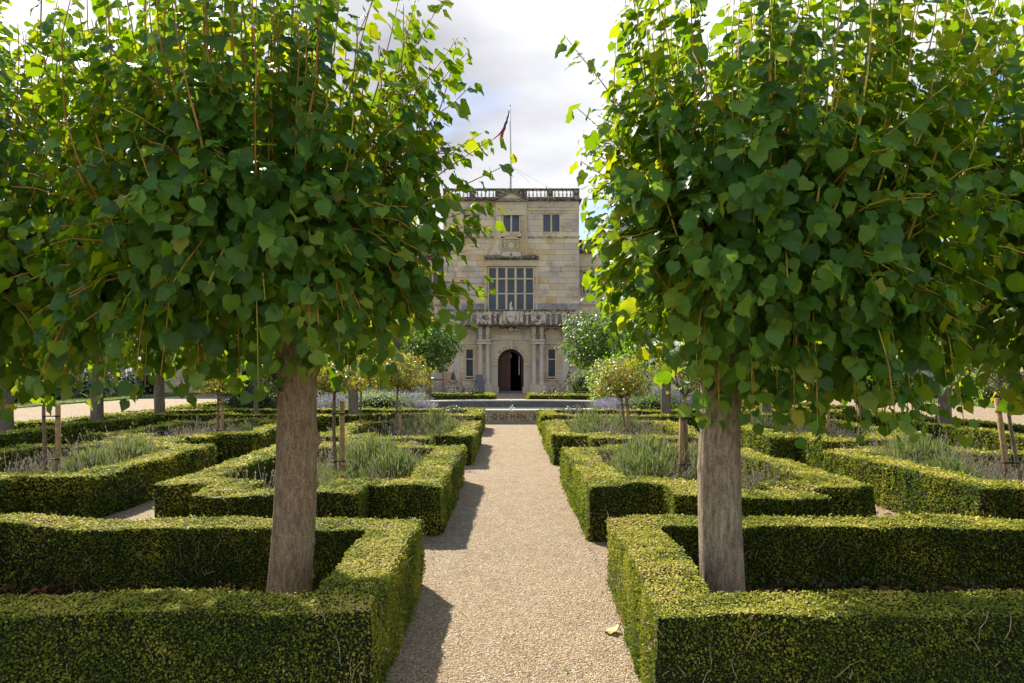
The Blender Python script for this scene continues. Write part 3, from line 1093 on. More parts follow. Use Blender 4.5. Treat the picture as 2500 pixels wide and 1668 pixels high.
def near_lime(loc, label, bark, r0, r1, th, lean, knots, crown, seed, nup=95, nside=120, shootmat='shoot_o', fill=900, size=.115, droops=(), sprigs=(), nobj=300):
    """crown = (cx, cy, rx0, rx1, ry, z0, zmid, z1) relative to the trunk base; rx0/rx1 = reach to the left/right"""
    global RNG
    RNG = np.random.default_rng(seed)
    random.seed(seed)
    root = thing('lime_tree', label, 'tree', loc, 0, 'pollarded limes at the front of the garden')
    L = np.array(loc)
    tm = link('trunk', trunk_mesh('trunk', M[bark], r0, r1, th, lean, knots, seed), root)
    cx, cy, rx0, rx1, ry, z0, zmid, z1 = crown
    head = np.array([lean[0], lean[1], th])
    # knuckled limbs
    lb = MB()
    ends = []
    nl = 9
    for k in range(nl):
        a = 2 * PI * k / nl + random.uniform(-.25, .25)
        rx = rx1 if math.cos(a) > 0 else rx0
        e = np.array([cx + math.cos(a) * rx * random.uniform(.35, .55), cy + math.sin(a) * ry * random.uniform(.35, .6), th + random.uniform(.25, .75)])
        m1 = head + (e - head) * .5 + np.array([0, 0, -.05])
        pts = [head - np.array([0, 0, .12]), head + (m1 - head) * .5 + np.array([0, 0, .04]), m1, e]
        lb.tube(pts, [r1 * .62, r1 * .5, r1 * .36, r1 * .34], 8)
        lb.ell(tuple(e), (r1 * .5, r1 * .5, r1 * .42), 8, 5)
        ends.append(e)
    lb.ell(tuple(head), (r1 * 1.12, r1 * 1.12, r1 * 1.0), 12, 8)
    lb.link('limbs', M[bark], root)
    ends = np.array(ends)

    def surf(d):
        """distance to the crown surface along direction d from the crown centre"""
        rx = np.where(d[:, 0] > 0, rx1, rx0)
        rz = np.where(d[:, 2] > 0, z1 - zmid, zmid - z0)
        q = (np.abs(d[:, 0] / rx) ** 2.6 + np.abs(d[:, 1] / ry) ** 2.6 + np.abs(d[:, 2] / rz) ** 2.6) ** (-1 / 2.6)
        return q

    C = np.array([cx, cy, zmid])
    shoots = []
    # upright shoots
    for k in range(nup):
        a, q = random.uniform(0, 2 * PI), math.sqrt(random.random())
        rx = rx1 if math.cos(a) > 0 else rx0
        ex, ey = cx + math.cos(a) * rx * q * .97, cy + math.sin(a) * ry * q * .97
        ez = z1 - .55 * q ** 3 - random.random() ** 1.5 * .9
        ex += random.gauss(0, .10)
        ey += random.gauss(0, .10)
        st = np.array([cx + (ex - cx) * .62, cy + (ey - cy) * .62, th + random.uniform(.15, .85)])
        en = np.array([ex, ey, ez])
        shoots.append((st, (st + en) / 2 + np.array([(ex - cx) * .06, (ey - cy) * .06, -.05]) + np.random.default_rng(k).normal(0, .11, 3) * np.array([1, 1, .4]), en, 0))
    # side shoots
    for k in range(nside):
        d = np.array([[random.gauss(0, 1), random.gauss(0, 1) - .15, random.uniform(-.75, .75)]])
        d[0, :2] /= np.linalg.norm(d[0, :2])
        d = norm(d)
        en = C + d[0] * surf(d)[0] * random.uniform(.86, 1.06)
        base = ends[np.argmin(np.linalg.norm(ends[:, :2] - en[:2], axis=1))]
        st = base * .6 + np.array([cx, cy, th + .4]) * .4
        st = st + (en - st) * .15
        mid = (st + en) / 2 + np.array([0, 0, .16 + .1 * random.random()])
        shoots.append((st, mid, en, 1))
    for (dx, dy, dz) in droops:
        en = np.array([dx, dy, dz]) - L
        base = ends[np.argmin(np.linalg.norm(ends[:, :2] - en[:2], axis=1))]
        shoots.append((base, np.array([(base[0] + en[0]) / 2 + (en[0] - base[0]) * .25, (base[1] + en[1]) / 2 + (en[1] - base[1]) * .25, max(base[2], en[2]) + .12]), en, 2))
    for (dx, dy, dz) in sprigs:
        en = np.array([dx, dy, dz]) - L
        st = C + (en - C) * .45 + np.array([0, 0, -.25])
        shoots.append((st, (st + en) / 2 + np.array([0, 0, .03]), en, 3))
    P, T, N_, S = [], [], [], []
    for k, (st, mid, en, kind) in enumerate(shoots):
        ln = np.linalg.norm(mid - st) + np.linalg.norm(en - mid)
        t = np.linspace(0, 1, 8)
        pts = bez(st, mid, en, t)
        pts[1:-1] += np.random.default_rng(1000 + k).normal(0, .008, (6, 3))
        rad = np.linspace(.0090, .0030, 8) * (1.0 if kind < 2 else .8)
        sb = MB()
        sb.tube(pts, rad, 5)
        mt = shootmat if random.random() < .75 else ('shoot_y' if shootmat == 'shoot_o' else 'shoot_o')
        sb.link('shoot', M[mt], root)
        sp = .058 if kind else .060
        m = max(3, int(ln / sp))
        tt = np.linspace(.18 if kind == 0 else .25, 1.0, m) + RNG.normal(0, .01, m)
        tt = np.clip(tt, 0, 1)
        pp = bez(st, mid, en, tt)
        tang = norm(2 * (1 - tt)[:, None] * (mid - st) + 2 * tt[:, None] * (en - mid))
        sgn = np.where(np.arange(m) % 2, 1.0, -1.0)
        ang = RNG.uniform(0, 2 * PI) + (np.arange(m) % 2) * PI + RNG.normal(0, .7, m)
        ref = np.array([.3, .2, 1.0]) if kind else np.array([1., .1, .1])
        u = norm(np.cross(tang, ref))
        w = np.cross(tang, u)
        sd = u * np.cos(ang)[:, None] + w * np.sin(ang)[:, None]
        outw = norm((pp - C) * np.array([1, 1, .2]))
        pet = norm(sd + outw * .4 + tang * .4)
        pos_ = pp + pet * RNG.uniform(.02, .06, (m, 1))
        down = np.array([0, 0, -1.])
        tip = norm(pet * .75 + outw * .30 + down * RNG.uniform(.35, 1.15, (m, 1)) + randdir(m) * .25)
        nor = norm(np.array([0, 0, 1.]) * .85 + outw * .62 + randdir(m) * .80)
        P.append(pos_)
        T.append(tip)
        N_.append(nor)
        S.append(size * (1.15 if kind > 1 else 1.0) * RNG.uniform(.48, 1.22, m) * (1 - .35 * np.clip((tt - .8) / .2, 0, 1)))
    # inner fill
    d = norm(RNG.normal(size=(fill, 3)) * np.array([1, 1, .8]))
    q = surf(d) * RNG.uniform(.25, .80, fill)
    pf = C + d * q[:, None]
    pf[:, 2] -= .12
    keep = pf[:, 2] < zmid + .35
    pf = pf[keep]
    d = d[keep]
    m = len(pf)
    P.append(pf)
    T.append(norm(d * .4 + np.array([0, 0, -.9]) + randdir(m) * .35))
    N_.append(norm(d * .9 + np.array([0, 0, .5]) + randdir(m) * .4))
    S.append(size * RNG.uniform(.7, 1.2, m))
    # outer skin of the lower crown
    ns = int(fill * .22)
    d = norm(RNG.normal(size=(ns, 3)) * np.array([1, 1, .7]) + np.array([0, -.25, -.15]))
    q = surf(d) * RNG.uniform(.84, 1.04, ns)
    ps = C + d * q[:, None]
    keep = ps[:, 2] < zmid + .25
    ps, d = ps[keep], d[keep]
    m = len(ps)
    P.append(ps)
    T.append(norm(d * np.array([.45, .45, 0]) + np.array([0, 0, -.75]) + randdir(m) * .6))
    N_.append(norm(d * .8 + np.array([0, 0, .7]) + randdir(m) * .6))
    S.append(size * RNG.uniform(.7, 1.2, m))
    P, T, N_, S = map(np.concatenate, (P, T, N_, S))
    R = frames(T, N_)
    Wd = P + L
    dist = np.linalg.norm(Wd - np.array([0, 0, 1.75]), axis=1)
    score = np.where(in_frame(Wd), dist / S, 1e6)
    order = np.argsort(score)
    single = order[:nobj]
    rest = order[nobj:]
    r = np.clip(RNG.random(len(P)) * .97, 0, 1)
    # leaves as objects
    for k, q in enumerate(single):
        me = LEAFM[k % len(LEAFM)]
        o = bpy.data.objects.new('leaf', me)
        COL.objects.link(o)
        o.parent = root
        mt = Matrix(R[q].tolist()).to_4x4()
        mt.translation = Vector(P[q])
        o.matrix_local = mt @ Matrix.Scale(float(S[q]), 4)
    Vs, Fs, Us, Rs, base = [], [], [], [], 0
    grp = np.arange(len(rest)) % 3
    for g in range(3):
        ii = rest[grp == g]
        V, F, U = batch(P[ii], R[ii], S[ii], TPL_S[g], True)
        Vs.append(V)
        Fs.append(F + base)
        Us.append(U)
        Rs.append(np.repeat(r[ii], len(TPL_S[g][1])))
        base += len(V)
    link('foliage', bulk('foliage', np.concatenate(Vs), np.concatenate(Fs), M['lime_leaf'], rnd=np.concatenate(Rs), uv=np.concatenate(Us), smooth=True), root, kind='stuff')
    return root


LEAFM = [bulk('leaf_mesh', t[0], t[1], M['lime_leaf'], uv=t[2], smooth=True) for t in TPL_D]

KL = [(0.05, 1.28, .045, .035), (0.0, .98, .03, .022), (-.1, .60, .028, .02), (-.35, 1.12, .03, .012), (PI + .1, .62, .02, .014),
      (0.15, .36, .025, .018), (-1.3, .52, .03, .008), (-1.8, .75, .025, .008), (0.3, 1.75, .03, .02)]
rd_ = random.Random(12)
DL = [(rd_.uniform(-2.9, -.75), rd_.uniform(3.75, 4.4), rd_.uniform(1.60, 1.9)) for _ in range(22)]
DR = [(rd_.uniform(1.05, 2.75), rd_.uniform(3.75, 4.5), rd_.uniform(1.36, 1.62)) for _ in range(34)]
near_lime((-1.50, 4.60, 0), 'large lime tree with a knobbly brown trunk, left of the path', 'bark_l', .146, .120, 2.02, (.075, 0), KL,
          (-.12, 0, 1.50, 1.20, 1.08, 1.64, 2.75, 4.72), 5, nup=140, nside=190, size=.094, fill=2300,
          droops=DL + [(-2.25, 3.75, 1.62), (-2.1, 3.8, 1.60), (-1.9, 3.7, 1.72), (-1.75, 3.9, 1.7), (-2.6, 3.8, 1.68), (-.95, 4.0, 1.74), (-1.1, 3.7, 1.85), (-.75, 4.1, 1.80), (-.85, 4.3, 1.72), (-.6, 4.2, 1.95)],
          sprigs=[(-.02, 4.2, 3.02), (-.14, 4.3, 2.66), (-.16, 4.35, 2.22), (-.28, 4.2, 2.02), (-.10, 4.4, 3.25), (-.28, 4.3, 3.75), (-.35, 4.5, 3.95), (-.12, 4.7, 2.9), (-.16, 4.5, 2.32), (-.28, 4.3, 2.2), (-.20, 4.6, 3.35), (-.3, 4.6, 2.55), (-.22, 4.4, 2.7), (-.25, 4.2, 3.5), (-.4, 4.4, 4.2)])
near_lime((1.42, 4.60, 0), 'large lime tree with a straight pale grey trunk, right of the path', 'bark_r', .145, .128, 1.95, (-.01, 0), [(PI, 1.1, .03, .01), (0, .9, .03, .008)],
          (.25, 0, 1.12, 1.50, 1.08, 1.56, 2.75, 4.72), 8, nup=140, nside=190, shootmat='shoot_y', size=.098, fill=2300,
          droops=DR + [(1.75, 3.9, 1.45), (2.0, 3.9, 1.40), (2.2, 3.9, 1.45), (1.6, 4.1, 1.50), (2.35, 4.0, 1.52), (1.9, 4.2, 1.36), (2.1, 4.3, 1.38), (1.75, 4.3, 1.48), (2.5, 4.1, 1.5), (.95, 4.3, 1.85), (.85, 4.4, 1.9)],
          sprigs=[(.36, 4.5, 3.95), (.42, 4.3, 3.4), (.45, 4.4, 3.1), (.5, 4.5, 2.6), (.55, 4.3, 2.35), (.52, 4.6, 2.75), (.75, 4.3, 2.1)])
near_lime((-4.35, 5.15, 0), 'lime tree cut by the left edge of the picture, only its crown in view', 'bark_f', .15, .125, 1.95, (0, 0), [],
          (.0, 0, 1.4, 1.62, 1.30, 1.40, 2.5, 4.75), 21, nup=130, nside=190, size=.098, fill=2300)
near_lime((4.38, 4.95, 0), 'lime tree cut by the right edge of the picture, only its crown in view', 'bark_f', .15, .125, 1.95, (0, 0), [],
          (.0, 0, 1.65, 1.4, 1.2, 1.50, 2.5, 4.80), 33, nup=130, nside=190, shootmat='shoot_y', size=.10, fill=2300)

RNG = np.random.default_rng(77)
random.seed(77)


# ------------------------------------------------------------------ scattered crowns for the other plants
def crown_mesh(name, mat, n, r, size, tpl=HEX, bottom=-1.0, lumps=.16, shell=.5, up=.5, e=2.3, seed=0):
    """leaf cloud in a squashed lumpy super-ellipsoid of radii r"""
    g = np.random.default_rng(seed)
    d = norm(g.normal(size=(n, 3)))
    q = (np.abs(d[:, 0]) ** e + np.abs(d[:, 1]) ** e + np.abs(d[:, 2]) ** e) ** (-1 / e)
    q = q * (1 + lumps * vnoise(d, 2.1, seed + .5) + lumps * .6 * vnoise(d, 5.0, seed + 9.5))
    f = np.where(g.random(n) < shell, g.uniform(.86, 1.04, n), g.uniform(.3, .95, n))
    P = d * (q * f)[:, None]
    P = P[P[:, 2] > bottom]
    m = len(P)
    P = P * np.array(r)
    dd = norm(P)
    T = norm(dd * .5 + np.array([0, 0, -.5]) + norm(g.normal(size=(m, 3))) * .7)
    N_ = norm(dd * .8 + np.array([0, 0, up]) + norm(g.normal(size=(m, 3))) * .6)
    S = size * g.uniform(.6, 1.25, m)
    V, F, _ = batch(P, frames(T, N_), S, tpl)
    return bulk(name, V, F, mat, rnd=np.repeat(g.random(m), len(tpl[1])))


# far limes -------------------------------------------------------------------
FARC = [crown_mesh('foliage', M['lime_far'], 5200, (1.55, 1.45, 1.42), .135, seed=s, shell=.45, lumps=.26) for s in (1, 2, 3)]
FART = [trunk_mesh('trunk', M['bark_f'], .155, .125, 2.3, (0, 0), [(1, 1.0, .05, .02)], s, 16, 14) for s in (1, 2)]
FARB = [crown_mesh('foliage', M['lime_back'], 4200, (1.80, 1.65, 1.42), .16, seed=s, shell=.45, lumps=.28) for s in (5, 6)]


def limb_mesh(seed, h=2.2):
    r = random.Random(seed)
    b = MB()
    for k in range(7):
        a = 2 * PI * k / 7 + r.uniform(-.3, .3)
        e = (math.cos(a) * .8, math.sin(a) * .8, h + r.uniform(.5, 1.1))
        b.tube([(0, 0, h - .15), (math.cos(a) * .35, math.sin(a) * .35, h + .2), e], [.075, .055, .03], 5)
    return b.mesh('limbs', M['bark_f'])


FARL = [limb_mesh(s) for s in (1, 2)]
kk = 0


def far_lime(x, y, label, thin=1.0, big=False, zc=3.3, group='limes around the knot garden'):
    global kk
    root = thing('lime_tree', label, 'tree', (x, y, 0), 0, group)
    t = link('trunk', FART[kk % 2], root)
    t.scale = (thin, thin, 1)
    link('limbs', FARL[kk % 2], root)
    cset = FARB if big else FARC
    c = link('foliage', cset[kk % len(cset)], root, (0, 0, zc), 'stuff')
    c.rotation_euler = (0, 0, kk * 1.7)
    kk += 1
    return root


far_lime(-10.3, 13.9, 'dark trunked lime at the left edge beside the gravel drive, nearest of the side row')
far_lime(-10.3, 17.0, 'second lime of the row along the left gravel drive')
far_lime(-10.35, 20.1, 'third lime of the left drive row, at the hedge corner')
far_lime(-7.4, 19.8, 'slender lime with a thin pale trunk between the left perimeter hedges', .45)
far_lime(-4.55, 19.7, 'lime with its trunk base between hedges, left of the pool')
far_lime(4.45, 19.6, 'lime with a bright trunk beside the purple flowers, right of the pool')
far_lime(7.4, 19.8, 'lime standing between the right perimeter hedges')
far_lime(10.3, 16.2, 'lime with a pale trunk by the right gravel drive, behind the sparse rose head')
far_lime(10.3, 20.0, 'lime with a leaning dark trunk at the corner of the right drive hedge')
far_lime(10.3, 12.6, 'lime at the right edge beside the gravel drive')
far_lime(-10.3, 25.5, 'lime beyond the left perimeter hedge, level with the pool')
far_lime(-10.3, 31.0, 'far lime at the back of the left drive row')
far_lime(10.3, 25.5, 'lime beyond the right perimeter hedge, level with the pool')
far_lime(10.3, 31.0, 'far lime at the back of the right drive row')
far_lime(-4.25, 35.2, 'round dark lime in front of the house, left of the door', 1, True, 3.15)
far_lime(4.45, 35.2, 'round sunlit lime in front of the house, right of the door', 1, True, 3.25)
far_lime(-7.6, 35.4, 'lime before the left wing, outer tree of the back row', 1, True, 3.25)
far_lime(7.6, 35.4, 'lime before the right wing, outer tree of the back row', 1, True, 3.25)


# ------------------------------------------------------------------ standard roses
def standard_rose(x, y, label, stem_h, crown_r, n, lean=(0, 0), stake_h=1.25, seed=0, head='rose_leaf', squash=.62, size=.045, branches=11, stake_dx=.09, dense=True, stake_lean=(0, 0)):
    root = thing('standard_rose', label, 'rose tree', (x, y, 0), 0, 'standard roses in the lavender beds')
    r = random.Random(seed)
    b = MB()
    pts = [(lean[0] * t + .012 * math.sin(5 * t + seed), lean[1] * t, stem_h * t) for t in [i / 8 for i in range(9)]]
    b.tube(pts, [.026 - .006 * i / 8 for i in range(9)], 8)
    b.link('stem', M['stem'], root)
    if stake_h:
        s = MB()
        s.tube([(stake_dx, .02, 0), (stake_dx + stake_lean[0], .02, stake_h)], [.034, .034], 9, smooth=True)
        s.link('stake', M['stake'], root)
        for zt in (stake_h * .42, stake_h * .88):
            t = MB()
            cxx = stake_dx * .5 + (lean[0] * zt / stem_h + stake_lean[0] * zt / stake_h) * .5
            pr = [(cxx + math.cos(a) * (abs(stake_dx) * .5 + .045), .01 + math.sin(a) * .045, zt) for a in [2 * PI * i / 12 for i in range(13)]]
            t.tube(pr, .009, 5, False)
            t.link('strap', M['rubber'], root)
    top = Vector((lean[0], lean[1], stem_h))
    bb = MB()
    tips = []
    for k in range(branches):
        a = 2 * PI * k / branches + r.uniform(-.3, .3)
        L = crown_r * r.uniform(.5, .95)
        e = top + Vector((math.cos(a) * L, math.sin(a) * L, crown_r * r.uniform(.05, 1.05)))
        m1 = top + (e - top) * .5 + Vector((r.gauss(0, .04), r.gauss(0, .04), -.03))
        bb.tube([top - Vector((0, 0, .03)), m1, e], [.013, .009, .004], 5)
        for q in range(3):
            e2 = e + Vector((r.gauss(0, .16), r.gauss(0, .16), r.uniform(-.05, .22)))
            bb.tube([m1 + (e - m1) * .3 * q, (m1 + e2) / 2 + Vector((0, 0, .03)), e2], [.006, .005, .003], 4)
            tips.append(e2)
    bb.link('branches', M['stem'], root)
    if dense:
        me = crown_mesh('foliage', M[head], n, (crown_r, crown_r, crown_r * squash), size, seed=seed + 40, shell=.40, lumps=.42, bottom=-.75)
        link('foliage', me, root, tuple(top + Vector((0, 0, crown_r * squash * .75))), 'stuff')
    else:
        g = np.random.default_rng(seed)
        tp = np.array([tuple(t) for t in tips])
        P = tp[g.integers(0, len(tp), n)] + g.normal(0, .07, (n, 3))
        R = frames(norm(g.normal(size=(n, 3)) + np.array([0, 0, -.3])), norm(g.normal(size=(n, 3)) * .6 + np.array([0, 0, 1])))
        V, F, _ = batch(P, R, size * g.uniform(.6, 1.2, n), HEX)
        link('foliage', bulk('foliage', V, F, M[head], rnd=np.repeat(g.random(n) * .8, 4)), root, kind='stuff')
    return root


standard_rose(-2.30, 8.9, 'standard rose with pale airy crown behind the brown lime trunk, staked', 1.50, .34, 900, (0, 0), 1.35, 1, dense=True, size=.05)
standard_rose(-6.36, 9.35, 'standard rose stem with a separate taller stake and black tie, far left bed', 1.75, .30, 500, (-.05, 0), 1.28, 2, size=.05, stake_dx=.14)
standard_rose(-2.42, 14.3, 'standard rose with coppery crown, left of the path beside tall lavender', 1.40, .62, 3000, (.03, 0), 1.0, 3, size=.058, squash=.66)
standard_rose(-6.15, 14.3, 'standard rose with pale flowering crown under the left lime leaves', 1.30, .50, 1800, (0, 0), 1.2, 4, size=.055)
standard_rose(2.26, 8.75, 'sparse standard rose with dark straps, beside the grey lime trunk', 1.45, .40, 420, (-.04, 0), 1.3, 5, dense=False, size=.055, stake_dx=-.07, squash=.8)
standard_rose(2.40, 14.2, 'standard rose with dense yellow and copper crown, right of the path', 1.22, .60, 3400, (-.10, 0), 1.18, 6, size=.055, squash=.72, stake_dx=.10, stake_lean=(-.1, 0))
standard_rose(6.45, 8.6, 'nearly leafless standard rose with a tangled head, leaning beside its stake at the right', 1.42, .50, 260, (-.20, 0), 1.40, 7, dense=False, size=.04, branches=15, stake_dx=-.12, stake_lean=(-.2, 0))
standard_rose(6.55, 14.3, 'standard rose stem under the hanging lime leaves on the right', 1.25, .42, 900, (0, 0), 1.1, 8, size=.055)
standard_rose(-3.35, 15.2, 'yellow green standard rose crown between two others, left of the path', 1.35, .55, 2300, (0, 0), 0, 9, size=.058, squash=.7)


# ------------------------------------------------------------------ lavender
def lav_mesh(seed, R=.36, H=.42, n=620, heads=90, wide=.007, spread=.55, hh=.16):
    g = np.random.default_rng(seed)
    a = g.uniform(0, 2 * PI, n)
    q = np.sqrt(g.random(n))
    base = np.stack([np.cos(a) * q * R * .45, np.sin(a) * q * R * .45, np.zeros(n)], 1)
    lean = q * spread
    L = H * g.uniform(.6, 1.1, n) * (1 - .25 * q)
    d = norm(np.stack([np.cos(a) * lean, np.sin(a) * lean, np.ones(n)], 1) + g.normal(0, .12, (n, 3)))
    tip = base + d * L[:, None] + np.stack([np.cos(a), np.sin(a), 0 * a], 1) * (q * R * .35)[:, None]
    w = np.cross(d, norm(g.normal(size=(n, 3)))) * wide
    mid = (base + tip) / 2
    V = np.stack([base - w * .6, base + w * .6, mid + w, tip, mid - w], 1).reshape(-1, 3)
    F = np.array([(0, 1, 2), (0, 2, 4), (4, 2, 3)])
    F = (F[None] + 5 * np.arange(n)[:, None, None]).reshape(-1, 3)
    if R > .4:                                # bushy clumps: many short shoots filling a dome
        m = 4200
        dd = norm(g.normal(size=(m, 3)))
        dd[:, 2] = np.abs(dd[:, 2])
        pv = dd * (g.random((m, 1)) ** .4) * np.array([R * .92, R * .92, H * .82])
        pv[:, 2] += .03
        up_ = norm(dd * .6 + np.array([0, 0, .9]) + g.normal(0, .25, (m, 3)))
        w_ = norm(np.cross(up_, norm(g.normal(size=(m, 3))))) * .0065
        ll = g.uniform(.05, .13, (m, 1))
        V2 = np.stack([pv - w_ * .5, pv + w_ * .5, pv + up_ * ll * .5 + w_, pv + up_ * ll, pv + up_ * ll * .5 - w_], 1).reshape(-1, 3)
        F2 = np.array([(0, 1, 2), (0, 2, 4), (4, 2, 3)])
        F2 = (F2[None] + 5 * np.arange(m)[:, None, None]).reshape(-1, 3) + len(V)
        V = np.concatenate([V, V2])
        F = np.concatenate([F, F2])
    leaf = bulk('foliage', V, F, M['lav_stem'], rnd=np.repeat(g.random(len(F) // 3), 3))
    hb = g.choice(n, heads, replace=False)
    h0 = tip[hb]
    hd = norm(d[hb] + g.normal(0, .08, (heads, 3)))
    hl = g.uniform(.05, hh * 1.6, heads)
    t2 = h0 + hd * hl[:, None]
    w2 = norm(np.cross(hd, norm(g.normal(size=(heads, 3))))) * wide
    V1 = np.stack([h0 - w2 * .35, h0 + w2 * .35, t2 + w2 * .3, t2 - w2 * .3], 1).reshape(-1, 3)
    m2 = t2 + hd * .022
    t3 = t2 + hd * .045
    w3 = w2 * 1.35
    w4 = norm(np.cross(w3, hd)) * wide * 1.35
    V2 = np.stack([t2, m2 + w3, t3, m2 - w3], 1).reshape(-1, 3)
    V3 = np.stack([t2, m2 + w4, t3, m2 - w4], 1).reshape(-1, 3)
    Vh = np.concatenate([V1, V2, V3])
    Fh = np.arange(len(Vh)).reshape(-1, 4)
    head = bulk('seed_heads', Vh, Fh, M['lav_head'], rnd=np.tile(g.random(heads), 3))
    return leaf, head


LAVS = [lav_mesh(s) for s in (1, 2, 3)]
LAVT = [lav_mesh(s, .50, .68, 700, 150, .006, .80, .10) for s in (4, 5)]       # tall rounded clumps
LAVG = 'lavender plants in the hedged beds'


def lavender(x, y, tall=False, sc=1.0, k=0, label=None):
    lf, hd = (LAVT if tall else LAVS)[k % (2 if tall else 3)]
    lab = label or ('tall bushy lavender clump with few flower heads growing inside a hedged bed' if tall else 'low lavender plant with faded brown seed heads inside a hedged bed')
    root = thing('lavender', lab, 'lavender', (x, y, .01), k * 1.3, LAVG + (' (tall clumps)' if tall else ' (low plants)'))
    root.scale = (sc, sc, sc * (1.0 if not tall else 1.05))
    link('foliage', lf, root, kind='stuff')
    link('seed_heads', hd, root, kind='stuff')


rl = random.Random(5)
BEDN = ['second left bed', 'second right bed', 'far left bed', 'far right bed', 'third left bed', 'third right bed', 'third outer left bed', 'third outer right bed']
TALLN = iter(['shorter lavender clump in front of the rose stem, second left bed', 'lavender clump behind the sparse rose stem, right path bed', 'lavender clump nearest the path beside the coppery rose',
         'lavender clump at the back of the coppery rose bed', 'lavender clump nearest the path beside the dense yellow rose', 'lavender clump behind the dense yellow rose',
         'lavender clump at the back of the far left bed, near its right hedge', 'lavender clump near the left hedge of the far right bed', 'small round lavender clump beside the leaning rose stake',
         'lavender clump on the left of the third outer right bed', 'lavender clump on the right of the third outer left bed', 'lavender clump at the middle of the third outer right bed', 'tallest lavender clump at the back of the far right bed'])
beds = [(-3.3, -1.25, 7.5, 10.6), (1.25, 3.3, 7.3, 10.4), (-7.5, -5.4, 8.0, 10.9), (5.2, 7.4, 7.2, 10.1),
        (-3.2, -1.2, 13.0, 16.1), (1.25, 3.3, 13.0, 16.1), (-7.5, -5.4, 13.1, 16.1), (5.3, 7.4, 13.0, 16.0)]
kq = 0
for bi, (x0, x1, y0, y1) in enumerate(beds):
    nx = 4
    for iy in range(4):
        for ix in range(nx):
            if rl.random() < .18 or (iy >= 2 and (ix == 3 if x0 < 0 else ix == 0)):
                continue
            x = x0 + (x1 - x0) * (ix + rl.uniform(.2, .8)) / nx
            y = y0 + (y1 - y0) * (iy + rl.uniform(.2, .8)) / 4
            lab = 'low brown headed lavender, %s, %s, in %s' % (
                ('front rank', 'second rank', 'third rank', 'back rank')[iy],
                ('by the outer hedge', 'outside the rose stem', 'inside the rose stem', 'by the inner hedge')[ix if x0 < 0 else 3 - ix], BEDN[bi])
            lavender(x, y, False, rl.uniform(.75, 1.12), kq, lab)
            kq += 1
for (x, y, s, lab) in [(-1.95, 9.6, 1.25, 'tall bright green lavender clump behind the staked rose, left of the path'),
                  (-1.55, 9.1, 1.05, 'rounded lavender clump nearest the path in the second left bed'),
                  (-2.0, 8.35, 0.8, None), (1.9, 9.6, 1.25, 'big dark green lavender clump beside the grey lime trunk'),
                  (1.75, 8.9, 1.05, 'rounded lavender clump left of the sparse rose stem'), (2.6, 9.6, 1.1, None),
                  (-1.7, 15.3, 1.25, 'tall blue green lavender clump beside the coppery rose'), (-1.35, 14.6, 1.0, None), (-2.1, 15.7, 1.1, None),
                  (1.75, 15.0, 1.25, 'tall lavender clump beside the dense yellow rose'), (1.6, 14.2, 1.0, None), (2.5, 15.4, 1.15, None),
                  (-5.85, 9.5, 1.0, 'round grey green lavender clump right of the staked stem in the far left bed'), (-5.7, 10.2, 1.15, None),
                  (5.75, 9.6, 1.25, 'lavender clump spilling over the hedge in the far right bed'), (5.6, 8.8, 0.95, None), (6.6, 8.3, 0.8, None),
                  (5.6, 15.4, 1.1, None), (-5.9, 15.4, .9, None), (6.4, 15.0, 1.0, None), (5.9, 10.2, 1.1, None)]:
    lavender(x, y, True, s, kq, lab or next(TALLN))
    kq += 1
# a red flower spike
o = thing('red_salvia', 'thin red flower spike among the lavender behind the brown lime trunk', 'flower', (-2.02, 8.1, 0))
b = MB()
b.tube([(0, 0, 0), (.01, 0, .5)], .005, 5)
b.link('stem', M['lav_stem'], o)
b = MB()
for k in range(12):
    b.ell((.01 + .012 * math.sin(k * 2.4), .012 * math.cos(k * 2.4), .30 + k * .018), (.014, .014, .010), 6, 4)
b.link('petals', M['flag_red'], o)


